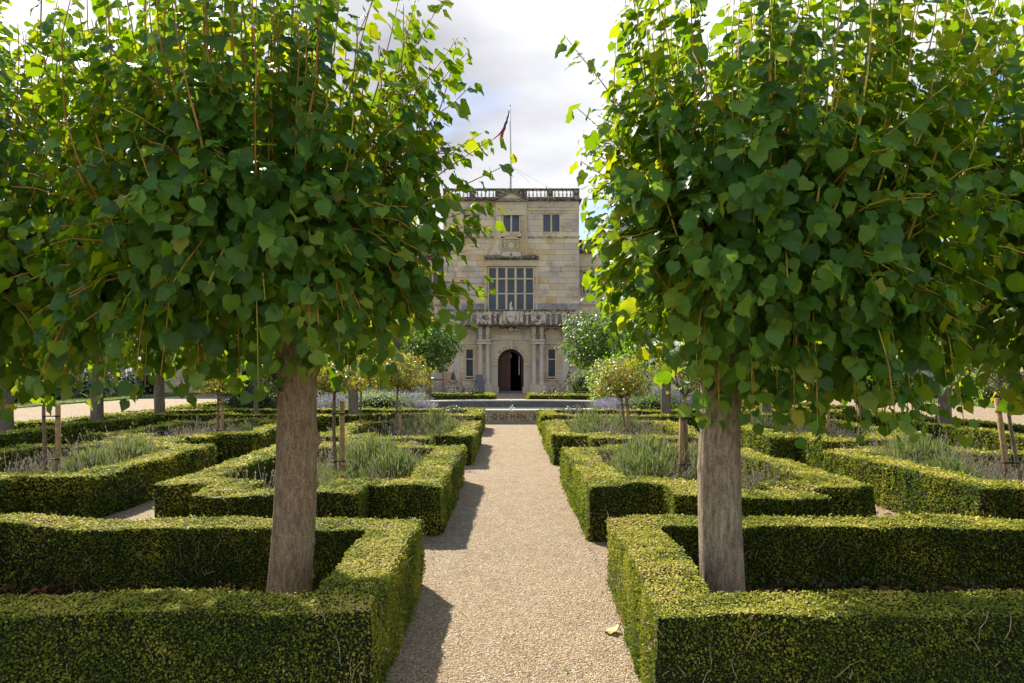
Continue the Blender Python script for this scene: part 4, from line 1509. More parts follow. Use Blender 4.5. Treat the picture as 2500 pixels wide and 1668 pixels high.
# ------------------------------------------------------------------ perovskia, shrubs, domes
def perovskia(x, y, R, H, label, seed, n=420, lean=(0, 0)):
    root = thing('perovskia', label, 'flowering shrub', (x, y, 0), 0, 'purple flowering shrubs by the pool')
    g = np.random.default_rng(seed)
    a = g.uniform(0, 2 * PI, n)
    q = np.sqrt(g.random(n))
    base = np.stack([np.cos(a) * q * R * .3, np.sin(a) * q * R * .3, 0 * a], 1)
    d = norm(np.stack([np.cos(a) * q * .9 + lean[0], np.sin(a) * q * .9 + lean[1], np.ones(n)], 1) + g.normal(0, .12, (n, 3)))
    L = H * g.uniform(.7, 1.15, n)
    tip = base + d * L[:, None]
    K = 7
    VV = []
    for k in range(K):
        t = .5 + .5 * (k + g.random(n)) / K
        p = base + d * (L * t)[:, None]
        s = .042 * (1.1 - t * .5)[:, None]
        u = norm(g.normal(size=(n, 3))) * s
        w = norm(g.normal(size=(n, 3))) * s
        VV.append(np.stack([p - u, p + w * .7, p + u, p - w * .7], 1).reshape(-1, 3))
    V = np.concatenate(VV)
    link('flower_spikes', bulk('flower_spikes', V, np.arange(len(V)).reshape(-1, 4), M['per_head'], rnd=g.random(len(V) // 4)), root, kind='stuff')
    w = norm(np.cross(d, norm(g.normal(size=(n, 3))))) * .008
    V = np.stack([base - w, base + w, tip + w * .3, tip - w * .3], 1).reshape(-1, 3)
    m = n * 5
    pi = g.integers(0, n, m)
    t = g.random(m) * .6
    p = base[pi] + d[pi] * (L[pi] * t)[:, None] + g.normal(0, .05, (m, 3))
    V2, F2, _ = batch(p, frames(norm(g.normal(size=(m, 3))), norm(g.normal(size=(m, 3)) + np.array([0, 0, 1]))), g.uniform(.05, .1, m), DIA)
    Vn = np.concatenate([V, V2])
    Fn = np.concatenate([np.arange(len(V)).reshape(-1, 4), F2 + len(V)])
    link('foliage', bulk('foliage', Vn, Fn, M['per_leaf'], rnd=g.random(len(Fn))), root, kind='stuff')


perovskia(-3.55, 22.6, 1.0, 1.05, 'lilac perovskia arching over the left end of the pool wall', 1, 800, (.35, -.1))
perovskia(-5.0, 23.2, 1.1, 1.25, 'mixed green and lilac perovskia behind the lime trunk, left of the pool', 2)
perovskia(-6.3, 23.4, 1.0, 1.1, 'lilac perovskia seen beside the brown lime trunk', 3, 300)
perovskia(3.5, 22.8, .8, .9, 'low lilac perovskia over the right end of the pool wall', 4, 620, (-.2, -.1))
perovskia(4.6, 23.6, 1.2, 1.75, 'tallest purple perovskia left of the lime trunk, right of the pool', 5, 900)
perovskia(5.8, 23.2, 1.0, 1.3, 'purple perovskia right of the lime trunk, right of the pool', 6, 420)


def shrub(name, label, cat, x, y, r, mat, n, size, seed, group=None, zc=None, lumps=.15, tpl=HEX, e=2.3):
    root = thing(name, label, cat, (x, y, 0), 0, group)
    link('foliage', crown_mesh('foliage', M[mat], n, r, size, seed=seed, shell=.7, lumps=lumps, tpl=tpl, bottom=-(zc if zc is not None else r[2] * .9) / r[2], e=e), root, (0, 0, zc if zc is not None else r[2] * .9), 'stuff')
    b = MB()
    b.ell((0, 0, (zc if zc is not None else r[2] * .9)), (r[0] * .72, r[1] * .72, r[2] * .72), 14, 9)
    b.v = [(q[0], q[1], max(0.0, q[2])) for q in b.v]
    b.link('inner_wood', M['hedge_core'], root)
    return root


shrub('perovskia', 'yellow green leafy clump in front of the lilac flowers, left of the pool', 'flowering shrub', -4.2, 22.1, (1.25, .6, .62), 'per_leaf', 4200, .06, 41, 'purple flowering shrubs by the pool', .45, .25)
shrub('perovskia', 'yellow green leafy clump below the tallest purple perovskia, right of the pool', 'flowering shrub', 4.5, 22.2, (.9, .6, .55), 'per_leaf', 3000, .06, 42, 'purple flowering shrubs by the pool', .4, .25)
GD = 'clipped yew domes at the bed corners'
shrub('yew_dome', 'clipped yew dome at the bed corner left of the pool front', 'topiary', -1.72, 19.9, (.36, .36, .36), 'dome_leaf', 2600, .035, 1, GD, .36, .03, DIA)
shrub('yew_dome', 'clipped yew dome at the bed corner right of the pool front', 'topiary', 1.80, 19.6, (.42, .42, .38), 'dome_leaf', 2800, .035, 2, GD, .36, .03, DIA)
shrub('yew_dome', 'small dark yew dome behind the pool, below the grey sign', 'topiary', -1.88, 35.2, (.46, .46, .42), 'dome_leaf', 1800, .06, 3, GD, .40, .03, DIA)
shrub('yew_dome', 'small dark yew dome behind the pool, right of the door', 'topiary', 1.95, 35.2, (.50, .50, .40), 'dome_leaf', 1800, .06, 4, GD, .38, .03, DIA)
shrub('evergreen_bush', 'broad dark evergreen bush beyond the left perimeter hedge', 'bush', -9.0, 23.6, (1.05, .9, .72), 'dome_leaf', 4200, .075, 5, zc=.55, lumps=.14)
shrub('evergreen_bush', 'dark loose evergreen bush behind the thin lime trunk, left', 'bush', -7.3, 26.5, (1.3, 1.0, 1.0), 'lime_far', 2600, .11, 6, zc=.8)
shrub('evergreen_bush', 'dark green shrub behind the dense yellow rose, right of the pool', 'bush', 5.1, 29.5, (1.7, 1.2, 1.35), 'lime_far', 4200, .12, 7, zc=1.0, lumps=.2)
shrub('evergreen_bush', 'dark shrub mass right of the back row lime, before the wing', 'bush', 8.2, 30.5, (1.8, 1.4, 1.5), 'lime_far', 3600, .14, 8, zc=1.1, lumps=.2)
shrub('evergreen_bush', 'low rounded shrub by the lattice fence left of the door', 'bush', -6.2, 38.5, (1.0, .8, .8), 'dome_leaf', 1700, .09, 9, zc=.5)
shrub('evergreen_bush', 'dark bush left of the lattice fence before the house', 'bush', -8.4, 39.5, (1.4, 1.0, 1.1), 'dome_leaf', 2200, .10, 10, zc=.8)
shrub('evergreen_bush', 'green shrub at the foot of the right wing', 'bush', 8.6, 40.5, (1.8, 1.2, 1.4), 'lime_far', 2600, .14, 11, zc=1.0)
shrub('evergreen_bush', 'pale fine leaved bush right of the right urn', 'bush', 4.2, 38.0, (1.1, .8, 1.0), 'per_leaf', 2400, .08, 12, zc=.8)
for k in range(9):
    y = 24 + k * 3.2
    shrub('border_shrub', ('nearest', 'second', 'third', 'fourth', 'fifth', 'sixth', 'seventh', 'eighth', 'farthest')[k] + ' grey green border shrub along the left lawn, counted from the camera', 'shrub', -26.8 - .5 * (k % 2), y, (1.5, 1.7, 1.05 + .3 * (k % 3)), 'grey_leaf', 1500, .16, 20 + k, 'grey shrubs along the left lawn', 0.8, .2)
    shrub('border_shrub', ('nearest', 'second', 'third', 'fourth', 'fifth', 'sixth', 'seventh', 'eighth', 'farthest')[k] + ' border shrub along the right lawn, counted from the camera', 'shrub', 26.6 + .5 * (k % 2), y, (1.5, 1.7, 1.05 + .35 * (k % 3)), 'grey_leaf' if k % 3 == 0 else 'per_leaf', 1500, .16, 50 + k, 'green shrubs along the right lawn', 0.8, .2)
for k, (x, y, s) in enumerate([(-15, 47, 2.6), (-19.5, 48, 2.2), (-11.5, 49, 2.0), (13, 47, 2.4), (17.5, 48, 2.8), (21.5, 48, 2.2)]):
    shrub('evergreen_bush', ['tall dark shrub against the left wing', 'spreading shrub at the far end of the left wing', 'dark shrub near the tower, left wing',
                             'tall dark shrub against the right wing', 'broad shrub in the middle of the right wing', 'shrub at the far end of the right wing'][k], 'bush', x, y, (s, 1.4, s * .8), 'lime_far', 2600, .2, 70 + k, 'shrubs against the house wings', s * .7, .22)

# ------------------------------------------------------------------ pool
PC = (0.0, 26.55)


def sup(a, rx, ry, e=2.6):
    c, s = math.cos(a), math.sin(a)
    return (PC[0] + math.copysign(abs(c) ** (2 / e), c) * rx, PC[1] + math.copysign(abs(s) ** (2 / e), s) * ry)


def ring(rx0, ry0, rx1, ry1, z0, z1, seg, a0=0, a1=2 * PI):
    b = MB()
    A = [a0 + (a1 - a0) * i / seg for i in range(seg + 1)]
    vs, fs = [], []
    for a in A:
        i, o_ = sup(a, rx0, ry0), sup(a, rx1, ry1)
        vs += [(*i, z0), (*o_, z0), (*o_, z1), (*i, z1)]
    for k in range(seg):
        for q in range(4):
            q2 = (q + 1) % 4
            fs.append((k * 4 + q, k * 4 + q2, (k + 1) * 4 + q2, (k + 1) * 4 + q))
    b.add(vs, fs)
    if a1 - a0 < 2 * PI - .01:
        b.add(vs[:4], [(0, 1, 2, 3)])
        b.add(vs[-4:], [(3, 2, 1, 0)])
    return b


def unify(b):
    return b


pool = thing('garden_pool', 'wide raised stone pool with carved lettering on its front wall, on the central path', 'pool', (0, 0, 0))
RX, RY = 4.9, 3.9
ring(RX - .34, RY - .34, RX - .04, RY - .04, -.02, .40, 96).link('wall', M['pool_out'], pool)
ring(RX - .37, RY - .37, RX - .342, RY - .342, -.02, .40, 96).link('lining', M['pool_in'], pool)
ring(RX - .02, RY - .02, RX + .05, RY + .05, -.02, .07, 96).link('plinth', M['pool_out'], pool)
for k in range(24):
    ring(RX - .40, RY - .40, RX, RY, .402, .455, 5, 2 * PI * k / 24 + .0015, 2 * PI * (k + 1) / 24 - .0015).link('coping_slab', M['coping'], pool)
me = bpy.data.meshes.new('water')
pp = [(*sup(2 * PI * i / 96, RX - .36, RY - .36), .16) for i in range(96)]
me.from_pydata(pp, [], [tuple(range(96))])
me.materials.append(M['water'])
link('water_surface', me, pool)
# carved letters on the front wall


def text(s, size, loc, mat, parent, name='lettering', rot=(PI / 2, 0, 0), ext=.004, sx=1.0, bold=False):
    cu = bpy.data.curves.new(name, 'FONT')
    cu.body = s
    cu.size = size
    cu.extrude = ext
    cu.align_x = 'CENTER'
    cu.align_y = 'CENTER'
    cu.materials.append(mat)
    if bold:
        cu.offset = .004
    tmp = bpy.data.objects.new('tmp_text', cu)
    me = bpy.data.meshes.new_from_object(tmp)
    bpy.data.objects.remove(tmp)
    o = bpy.data.objects.new(name, me)
    COL.objects.link(o)
    o.parent = parent
    o.location = loc
    o.rotation_euler = rot
    o.scale = (sx, 1, 1)
    return o


M['carve'] = plain('carved_stone', (0.085, 0.06, 0.045), 0.95, 0.1, 20, 0.4)
M['carve2'] = plain('raised_stone', (0.36, 0.29, 0.21), 0.95, 0.1, 20, 0.3)
FY = 26.55 - RY + .04
for i, (ch, x) in enumerate([('Q', -.55), ('U', -.32), ('E', -.14), ('H', .06), ('E', .24), ('N', .40), ('E', .80)]):
    text(ch, .24, (x, FY - .003, .21), M['carve'], pool, 'letter', ext=.003, sx=.95)
fo = thing('fountain_jet', 'small white bubbling fountain in the middle of the pool', 'fountain', (0.03, 23.45, .14))
M['foam'] = plain('white_water', (0.8, 0.8, 0.78), 0.3, 0.5)
b = MB()
g = random.Random(9)
for k in range(46):
    x = g.gauss(0, .065)
    hgt = .26 * math.exp(-(x / .12) ** 2) + .04
    z = g.uniform(0, hgt + .12)
    b.ell((x, g.gauss(0, .04), z), (g.uniform(.012, .028),) * 2 + (g.uniform(.015, .04),), 6, 4)
b.link('spray', M['foam'], fo)
b = MB()
b.lathe([(.10, -.14), (.11, 0), (.06, .03), (.02, .05)], 12)
b.link('nozzle', M['pool_in'], fo)

# ------------------------------------------------------------------ the house
HY = 53.0
house = thing('stately_house', 'honey coloured stone house with a tall central tower, balcony and arched door', 'house', (0, HY, 0))


def X1(v): return (v - 1150) / 144.8            # zoom x -> local x
def Z1(v): return 16.56 - v / 144.8             # upper zoom y -> z
def Z2(v): return 7.005 - v / 144.8             # lower zoom y -> z


TW = 5.28
TOPZ = 14.9
# solid core of the tower behind the facing (door opening left free)
b = MB()
b.box(-TW, -1.35, .12, 6, 0, TOPZ)
b.box(1.35, TW, .12, 6, 0, TOPZ)
b.box(-1.35, 1.35, .12, 6, 4.0, TOPZ)
b.box(-1.35, 1.35, 5.0, 6, 0, 4.0)
b.link('tower_core', M['core'], house)
b = MB()
b.box(-1.35, 1.35, 4.9, 4.98, 0, 4.0)
b.box(-1.34, -1.30, .3, 4.9, 0, 3.99)
b.box(1.30, 1.34, .3, 4.9, 0, 3.99)
b.box(-1.30, 1.30, .3, 4.9, 3.9, 3.98)
b.link('hall', M['dark'], house)

wins = []   # openings (x0,x1,z0,z1)
up = [(X1(615), X1(795)), (X1(1062), X1(1240)), (X1(1510), X1(1692))]
for a, c in up:
    wins.append((a - .06, c + .06, Z1(590), Z1(388)))
wins.append((X1(885), X1(1402), Z1(1475), Z1(985)))           # great window
wins.append((X1(640), X1(722), Z2(830), Z2(515)))
wins.append((X1(1566), X1(1645), Z2(830), Z2(515)))
openings = list(wins)
openings.append((-1.62, 1.62, 0.0, 5.2))                      # porch bay
openings.append((X1(1035), X1(1265), Z1(875), Z1(600)))       # arms panel

# ashlar facing, each stone a part
unit = MB().bbox(0, 1, 0, 1, 0, 1, .0)
sm = []
for k in range(1):
    um = MB()
    um.box(0, 1, 0, 1, 0, 1)
    sm.append(um.mesh('stone_mesh', M['stone']))
rs = random.Random(4)
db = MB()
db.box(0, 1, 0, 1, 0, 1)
shade_lichen_me = db.mesh('shaded_lichen_stone_mesh', M['shade_lichen'])
z = 0.62
courses = []
while z < TOPZ - .05:
    h = rs.choice([.40, .44, .48, .50, .54])
    if z + h > TOPZ - .2:
        h = TOPZ - z
    courses.append((z, z + h))
    z += h
stones = []
for ci, (z0, z1) in enumerate(courses):
    segs = [(-TW, TW)]
    for (a, c, p, q) in openings:
        ov = min(z1, q) - max(z0, p)
        if ov > .45 * (z1 - z0):
            ns = []
            for s0, s1 in segs:
                if c <= s0 or a >= s1:
                    ns.append((s0, s1))
                else:
                    if a - s0 > .08:
                        ns.append((s0, a))
                    if s1 - c > .08:
                        ns.append((c, s1))
            segs = ns
    for s0, s1 in segs:
        x = s0
        while x < s1 - .02:
            L = rs.uniform(.75, 1.55)
            if s1 - x - L < .45:
                L = s1 - x
            L = min(L, 1.9) if s1 - x > 2.3 else s1 - x if s1 - x <= 1.9 else L
            stones.append((x, min(x + L, s1), z0, z1))
            x += L
print('stones', len(stones))
for i, (a, c, z0, z1) in enumerate(stones[:300]):
    o = bpy.data.objects.new('stone', sm[0])
    COL.objects.link(o)
    o.parent = house
    pr = rs.uniform(0, .018)
    o.location = (a + .008, .0 - pr, z0 + .008)
    o.scale = (c - a - .016, .11 + pr, z1 - z0 - .016)
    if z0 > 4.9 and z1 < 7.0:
        o.data = shade_lichen_me
if len(stones) > 300:
    b = MB()
    for (a, c, z0, z1) in stones[300:]:
        b.box(a + .005, c - .005, -rs.uniform(0, .018), .11, z0 + .005, z1 - .005)
    b.link('stonework', M['wallstone'], house, kind='stuff')
b = MB()
b.box(-TW - .02, -1.62, -.10, .118, 0, .615)
b.box(1.62, TW + .02, -.10, .118, 0, .615)
b.link('plinth', M['midstone'], house)


def window(x0, x1, z0, z1, cols, rows, mat, fr=.09, mul=.10, yg=.085, frm='trim', parent=None, yf=-.03, hood=False):
    """stone-mullioned window; every light has its own pane"""
    par = parent or house
    f = MB()
    f.box(x0 - fr, x0, yf, .10, z0 - fr, z1 + fr)
    f.box(x1, x1 + fr, yf, .10, z0 - fr, z1 + fr)
    f.box(x0, x1, yf, .10, z1, z1 + fr)
    f.box(x0 - fr * .3, x1 + fr * .3, yf - .03, yf - .002, z0 - fr, z0)
    f.box(x0, x1, yf + .001, .10, z0 - fr, z0)
    if hood:
        f.box(x0 - fr - .04, x1 + fr + .04, yf - .10, .09, z1 + fr + .002, z1 + fr + .07)
    w = f.link('window', M[frm], par)
    cw = (x1 - x0 - mul * (cols - 1)) / cols
    rz = rows
    zs = [z0]
    tot = sum(rows)
    H = z1 - z0 - mul * .6 * (len(rows) - 1)
    zz = z0
    cells = []
    for i, rr in enumerate(rows):
        hh = H * rr / tot
        cells.append((zz, zz + hh))
        zz += hh + mul * .6
    for i in range(1, cols):
        mb = MB()
        xm = x0 + i * cw + (i - 1) * mul
        mb.prism_xz([(xm, z0), (xm + mul, z0), (xm + mul, z1), (xm, z1)], .0, .10)
        mb.link('mullion', M[frm], w)
    for i in range(1, len(rows)):
        mb = MB()
        zt = cells[i - 1][1]
        for j in range(cols):
            xa = x0 + j * (cw + mul)
            mb.box(xa, xa + cw, .006, .10, zt, zt + mul * .6)
        mb.link('transom', M[frm], w)
    for j in range(cols):
        xa = x0 + j * (cw + mul)
        for (ca, cb) in cells:
            g_ = MB()
            g_.box(xa, xa + cw, yg, yg + .012, ca, cb)
            g_.link('pane', M[mat], w)
    return w


for a, c in up:
    window(a, c, Z1(585), Z1(393), 2, [1], 'glass_s', mul=.13, hood=True)
window(X1(900), X1(1395), Z1(1475), Z1(993), 5, [1.35, 1.10, .80], 'glass_d', fr=.09, mul=.17, yg=.09)
window(X1(645), X1(720), Z2(822), Z2(520), 1, [1.75, 1.0], 'glass_d', fr=.10, mul=.14)
window(X1(1568), X1(1643), Z2(828), Z2(520), 1, [1.75, 1.0], 'glass_d', fr=.10, mul=.14)
# outer moulded surrounds of the side windows
for (a, c) in ((X1(615), X1(748)), (X1(1545), X1(1667))):
    b = MB()
    for (p, q) in ((a, a + .07), (c - .07, c)):
        b.box(p, q, -.06, -.022, Z2(855), Z2(500))
    b.box(a + .07, c - .07, -.06, -.032, Z2(500), Z2(500) + .07)
    b.box(a - .05, c + .05, -.10, -.022, Z2(855) - .09, Z2(855))
    b.link('window_surround', M['trim'], house)
    xm = (a + c) / 2
    b = MB()
    b.box(a - .02, c + .02, -.08, -.022, Z2(465), Z2(430))
    b.prism_xz([(a - .02, Z2(420)), (c + .02, Z2(420)), (c + .10, Z2(352)), (a - .10, Z2(352))], -.14, -.022)
    b.box(a - .04, c + .04, -.12, -.023, Z2(430), Z2(420))
    b.prism_xz([(xm - .07, Z2(500) + .072), (xm + .07, Z2(500) + .072), (xm + .10, Z2(468)), (xm - .10, Z2(468))], -.10, -.022)
    b.link('frieze_block', M['trim'], house)
    b = MB()
    b.prism_xz([(a - .20, Z2(345)), (c + .20, Z2(345)), (xm, Z2(288))], -.16, -.022)
    b.link('pediment', M['trim'], house)
    b = MB()
    b.box(a - .24, c + .24, -.24, -.022, Z2(352), Z2(345))
    for s in (-1, 1):
        xa = xm + s * ((c - a) / 2 + .26)
        b.prism_xz([(xa, Z2(345)), (xa, Z2(338)), (xm, Z2(280)), (xm, Z2(288))][::s], -.24, -.0222)
    b.link('pediment_moulding', M['trim'], house)

# giant corner pilasters and ground floor string
for s in (-1, 1):
    b = MB()
    x = s * (X1(1725))
    b.box(min(x, x + s * .5), max(x, x + s * .5), -.07, -.021, .62, 5.1)
    b.box(min(x - s * .05, x + s * .55), max(x - s * .05, x + s * .55), -.13, -.0712, .62, .80)
    b.link('pilaster', M['palestone'], house)

# bands and cornices
b = MB()
b.box(-TW - .01, X1(985), -.05, -.0205, Z1(345), Z1(322))
b.box(X1(1325), TW + .01, -.05, -.0205, Z1(345), Z1(322))
b.link('frieze_band', M['trim'], house)
for (a, c) in ((-TW - .06, X1(992)), (X1(1308), TW + .06)):
    b = MB()
    b.box(a, c, -.12, -.0205, Z1(645), Z1(632))
    b.box(a + .03, c - .03, -.07, -.0206, Z1(655), Z1(645))
    b.link('string_course', M['midstone'], house)
b = MB()
b.box(-TW - .12, TW + .12, -.16, 6.1, TOPZ, TOPZ + .07)
b.box(-TW - .20, TW + .20, -.26, 6.2, TOPZ + .07, TOPZ + .15)
b.box(-TW - .05, TW + .05, -.07, 6.02, TOPZ + .15, TOPZ + .32)
b.link('cornice', M['darkstone'], house)

# top balustrade
BZ0, BZ1 = TOPZ + .32, Z1(113)
bal_prof = [(.075, 0), (.075, .05), (.045, .07), (.05, .10), (.085, .19), (.075, .26), (.04, .36), (.035, .42), (.05, .46), (.045, .50), (.07, .53), (.07, .58)]
balm = MB().lathe([(r * .95, z_ * (BZ1 - BZ0) / .58) for r, z_ in bal_prof], 8).mesh('baluster_mesh', M['midstone'])
piers = [(X1(970), X1(1330)), (X1(1550), X1(1620)), (X1(1842), X1(1915)), (X1(680), X1(750)), (X1(385), X1(458))]
for a, c in piers:
    b = MB()
    b.box(a, c, -.06, .28, BZ0, BZ1)
    b.link('parapet_pier', M['darkstone'], house)
for a, c in ((X1(1330), X1(1550)), (X1(1620), X1(1842)), (X1(750), X1(970)), (X1(458), X1(680))):
    n = 5
    for i in range(n):
        o = link('baluster', balm, house, (a + (c - a) * (i + .5) / n, .10, BZ0))
    n = 5
b = MB()
b.box(-TW - .03, TW + .03, -.09, .32, BZ1, BZ1 + .10)
b.link('handrail', M['darkstone'], house)
# side and rear balustrade of the parapet
b = MB()
for s in (-1, 1):
    x = s * (TW - .12)
    b.box(x - .12, x + .12, .35, 6.0, BZ1, BZ1 + .10)
    for i in range(6):
        b.box(x - .1, x + .1, .9 + i * 1.0, 1.1 + i * 1.0, BZ0, BZ1)
b.box(-TW, TW, 5.7, 6.0, BZ1 + .001, BZ1 + .10)
b.link('rear_parapet', M['darkstone'], house)
rb = MB()
for s in (-1, 1):
    for i in range(22):
        rb.lathe([(r * .9, z_ * (BZ1 - BZ0) / .58) for r, z_ in bal_prof[::2]], 6, (s * (TW - .12), .55 + i * .24, BZ0))
rb.link('rear_balusters', M['midstone'], house)

# central bay: pediment, pier and scrolled apron
b = MB()
b.box(X1(975), X1(1325), -.14, -.0207, Z1(400), Z1(330))
b.box(X1(975), X1(1325), -.15, -.0207, Z1(330), Z1(250))
b.link('attic_panel', M['trim'], house)
b = MB()
b.prism_xz([(X1(1140), Z1(342)), (X1(1165), Z1(342)), (X1(1168), Z1(252)), (X1(1137), Z1(252))], -.20, -.1502)
b.link('keystone', M['trim'], house)
b = MB()
b.prism_xz([(X1(985), Z1(243)), (X1(1320), Z1(243)), (X1(1152), Z1(152))], -.24, -.161)
b.link('pediment', M['trim'], house)
b = MB()
b.box(X1(960), X1(1345), -.36, -.265, Z1(252), Z1(243))
for s in (-1, 1):
    xa, xb = X1(1152) + s * 1.34, X1(1152)
    b.prism_xz([(xa, Z1(243)), (xa + s * .04, Z1(238)), (xb, Z1(134)), (xb, Z1(152))][::s], -.36, -.2652)
b.link('pediment_moulding', M['darkstone'], house)
# apron: curved shoulders either side of the upper central window
cw_ = X1(1150)
outl = []
for t in [i / 14 for i in range(15)]:
    zt = Z1(400) + (Z1(862) - Z1(400)) * t
    q = max(0, (t - .40) / .60)
    half = 1.13 + .02 * math.sin(t * 6) + .88 * (q ** 1.9) * (1.0)
    outl.append((half, zt))
for s in (-1, 1):
    A = [(s * h_, zt) for h_, zt in outl]
    Bp = [(s * .80, zt) for h_, zt in outl]
    b = MB()
    b.strip_xz(A, Bp, -.085, -.021) if s < 0 else b.strip_xz(Bp, A, -.085, -.021)
    b.link('scroll_shoulder', M['stone'], house)
    b = MB()
    A2 = [(s * (h_ + .045), zt) for h_, zt in outl]
    A1 = [(s * (h_ - .045), zt) for h_, zt in outl]
    b.strip_xz(A2, A1, -.15, -.086) if s < 0 else b.strip_xz(A1, A2, -.15, -.086)
    b.link('scroll_moulding', M['trim'], house)
b = MB()
b.box(-.795, .795, -.07, -.0212, Z1(640), Z1(598))
b.link('apron', M['stone'], house)

# arms panel
arms = MB()
ax0, ax1, az0, az1 = X1(1040), X1(1260), Z1(812), Z1(660)
arms.box(ax0, ax1, -.06, .10, az0, az1)
arms = arms.link('arms_panel', M['trim'], house)
b = MB()
for (a, c, p, q) in ((ax0 - .05, ax0 + .03, az0, az1), (ax1 - .03, ax1 + .05, az0, az1)):
    b.box(a, c, -.17, -.0605, p, q)
b.box(ax0 + .03, ax1 - .03, -.17, -.0606, az1 - .07, az1)
b.link('border', M['trim'], arms)
xm = (ax0 + ax1) / 2
zm = (az0 + az1) / 2
b = MB()
b.ell((xm, -.10, zm - .05), (.25, .07, .31), 20, 12)
b.ell((xm, -.10, zm - .38), (.05, .05, .09), 8, 6)
b.link('oval_shield', M['trim'], arms)
b = MB()
rg = [(xm + math.cos(a) * .30, -.15, zm - .05 + math.sin(a) * .37) for a in [2 * PI * i / 24 for i in range(25)]]
b.tube(rg, .035, 6, False)
b.link('shield_band', M['trim'], arms)
b = MB()
for k in range(7):
    a = PI * k / 6
    b.ell((xm + math.cos(a) * .22, -.12, zm + .30 + math.sin(a) * .08), (.045, .05, .06), 7, 5)
b.box(xm - .22, xm + .22, -.16, -.061, zm + .26, zm + .31)
b.link('crown_relief', M['trim'], arms)
for s in (-1, 1):     # supporters, rampant beside the shield
    b = MB()
    ctr = xm + s * .50
    b.ell((ctr, -.11, zm - .02), (.085, .07, .20), 10, 8)
    b.ell((ctr + s * .03, -.12, zm + .26), (.085, .07, .09), 10, 8)
    b.ell((ctr - s * .05, -.13, zm + .27), (.05, .04, .035), 8, 5)
    b.tube([(ctr, -.13, zm + .12), (ctr - s * .10, -.15, zm + .18), (ctr - s * .20, -.14, zm + .24)], [.04, .032, .022], 7)
    b.tube([(ctr, -.13, zm + .03), (ctr - s * .10, -.15, zm + .03), (ctr - s * .17, -.14, zm - .04)], [.04, .03, .02], 7)
    b.tube([(ctr, -.12, zm - .14), (ctr - s * .08, -.14, zm - .27), (ctr + s * .01, -.13, zm - .38), (ctr - s * .10, -.13, zm - .44)], [.06, .055, .035, .03], 7)
    b.tube([(ctr + s * .03, -.12, zm - .16), (ctr + s * .10, -.14, zm - .28), (ctr + s * .04, -.13, zm - .42), (ctr - s * .0, -.13, zm - .46)], [.05, .05, .03, .03], 7)
    b.tube([(ctr + s * .08, -.11, zm - .14), (ctr + s * .18, -.12, zm - .05), (ctr + s * .14, -.12, zm + .12), (ctr + s * .20, -.12, zm + .22)], [.022, .02, .02, .03], 6)
    b.link('supporter_relief', M['trim'], arms)
b = MB()
b.prism_xz([(xm - .55, az1 + .0), (xm + .55, az1 + .0), (xm + .42, az1 + .25), (xm + .16, az1 + .42), (xm - .16, az1 + .42), (xm - .42, az1 + .25)], -.10, -.022)
for sx_ in (-.13, .13):
    b.ell((xm + sx_, -.12, az1 + .22), (.075, .04, .075), 10, 6)
for k in range(9):
    a = PI * (k + .5) / 9
    b.ell((xm + math.cos(a) * .45, -.11, az1 + .05 + math.sin(a) * .22), (.06, .04, .06), 7, 5)
b.ell((xm, -.12, az1 + .44), (.15, .05, .06), 10, 6)
b.link('crest_relief', M['trim'], house)
b = MB()
b.box(ax0, ax1, -.09, .10, Z1(872), az0 - .003)
b.link('arms_base', M['palestone'], house)
b = MB()
fz = Z1(843)
for dx, dz in ((.07, 0), (-.07, 0), (0, .07), (0, -.07)):
    b.ell((xm + dx, -.10, fz + dz), (.045, .022, .045), 8, 5)
b.link('quatrefoil', M['carve'], house)

# great window entablature
b = MB()
b.box(X1(850), X1(1463), -.30, -.021, Z1(885), Z1(868))
b.box(X1(865), X1(1450), -.20, -.021, Z1(900), Z1(885))
b.link('window_cornice', M['darkstone'], house)
for s, x0_ in ((-1, X1(865)), (1, X1(1290))):
    g = random.Random(s + 5)
    n = 420
    V = np.stack([np.array([g.uniform(x0_, x0_ + 1.1) for _ in range(n)]), np.array([g.uniform(-.28, -.05) for _ in range(n)]), np.array([Z1(868) + g.random() ** 2 * .14 for _ in range(n)])], 1)
    R = frames(randdir(n), randdir(n))
    Vv, Ff, _ = batch(V, R, np.full(n, .05), DIA)
    link('lichen', bulk('lichen', Vv, Ff, M['grey_leaf'], rnd=RNG.random(len(Ff))), house, kind='stuff')
b = MB()
b.box(X1(868), X1(1445), -.07, -.0211, Z1(958), Z1(903))
for k in range(9):
    xx = X1(868) + (X1(1445) - X1(868)) * k / 8
    b.box(max(X1(868), xx - .10), min(X1(1445), xx + .10), -.12, -.0702, Z1(955), Z1(904))
b.link('window_frieze', M['trim'], house)
b = MB()
b.box(X1(855), X1(1455), -.16, -.021, Z1(972), Z1(959))
b.link('window_architrave', M['trim'], house)
for s in (-1, 1):
    b = MB()
    xa = X1(1148) + s * 1.92
    b.box(min(xa, xa + s * .14), max(xa, xa + s * .14), -.09, -.0215, Z1(1478), Z1(973))
    b.link('window_jamb', M['trim'], house)

# ---- balcony
BX = 4.98
b = MB()
b.box(-BX - .05, BX + .05, -1.35, -.021, Z2(262), Z2(248))
b.box(-BX + .02, BX - .02, -1.28, -.022, Z2(270), Z2(262))
b.link('balcony_slab', M['darkstone'], house)
b = MB()
b.box(-BX, BX, -1.32, -1.02, Z2(108), Z2(94))
b.link('balcony_rail', M['darkstone'], house)
bz0, bz1 = Z2(248), Z2(108)


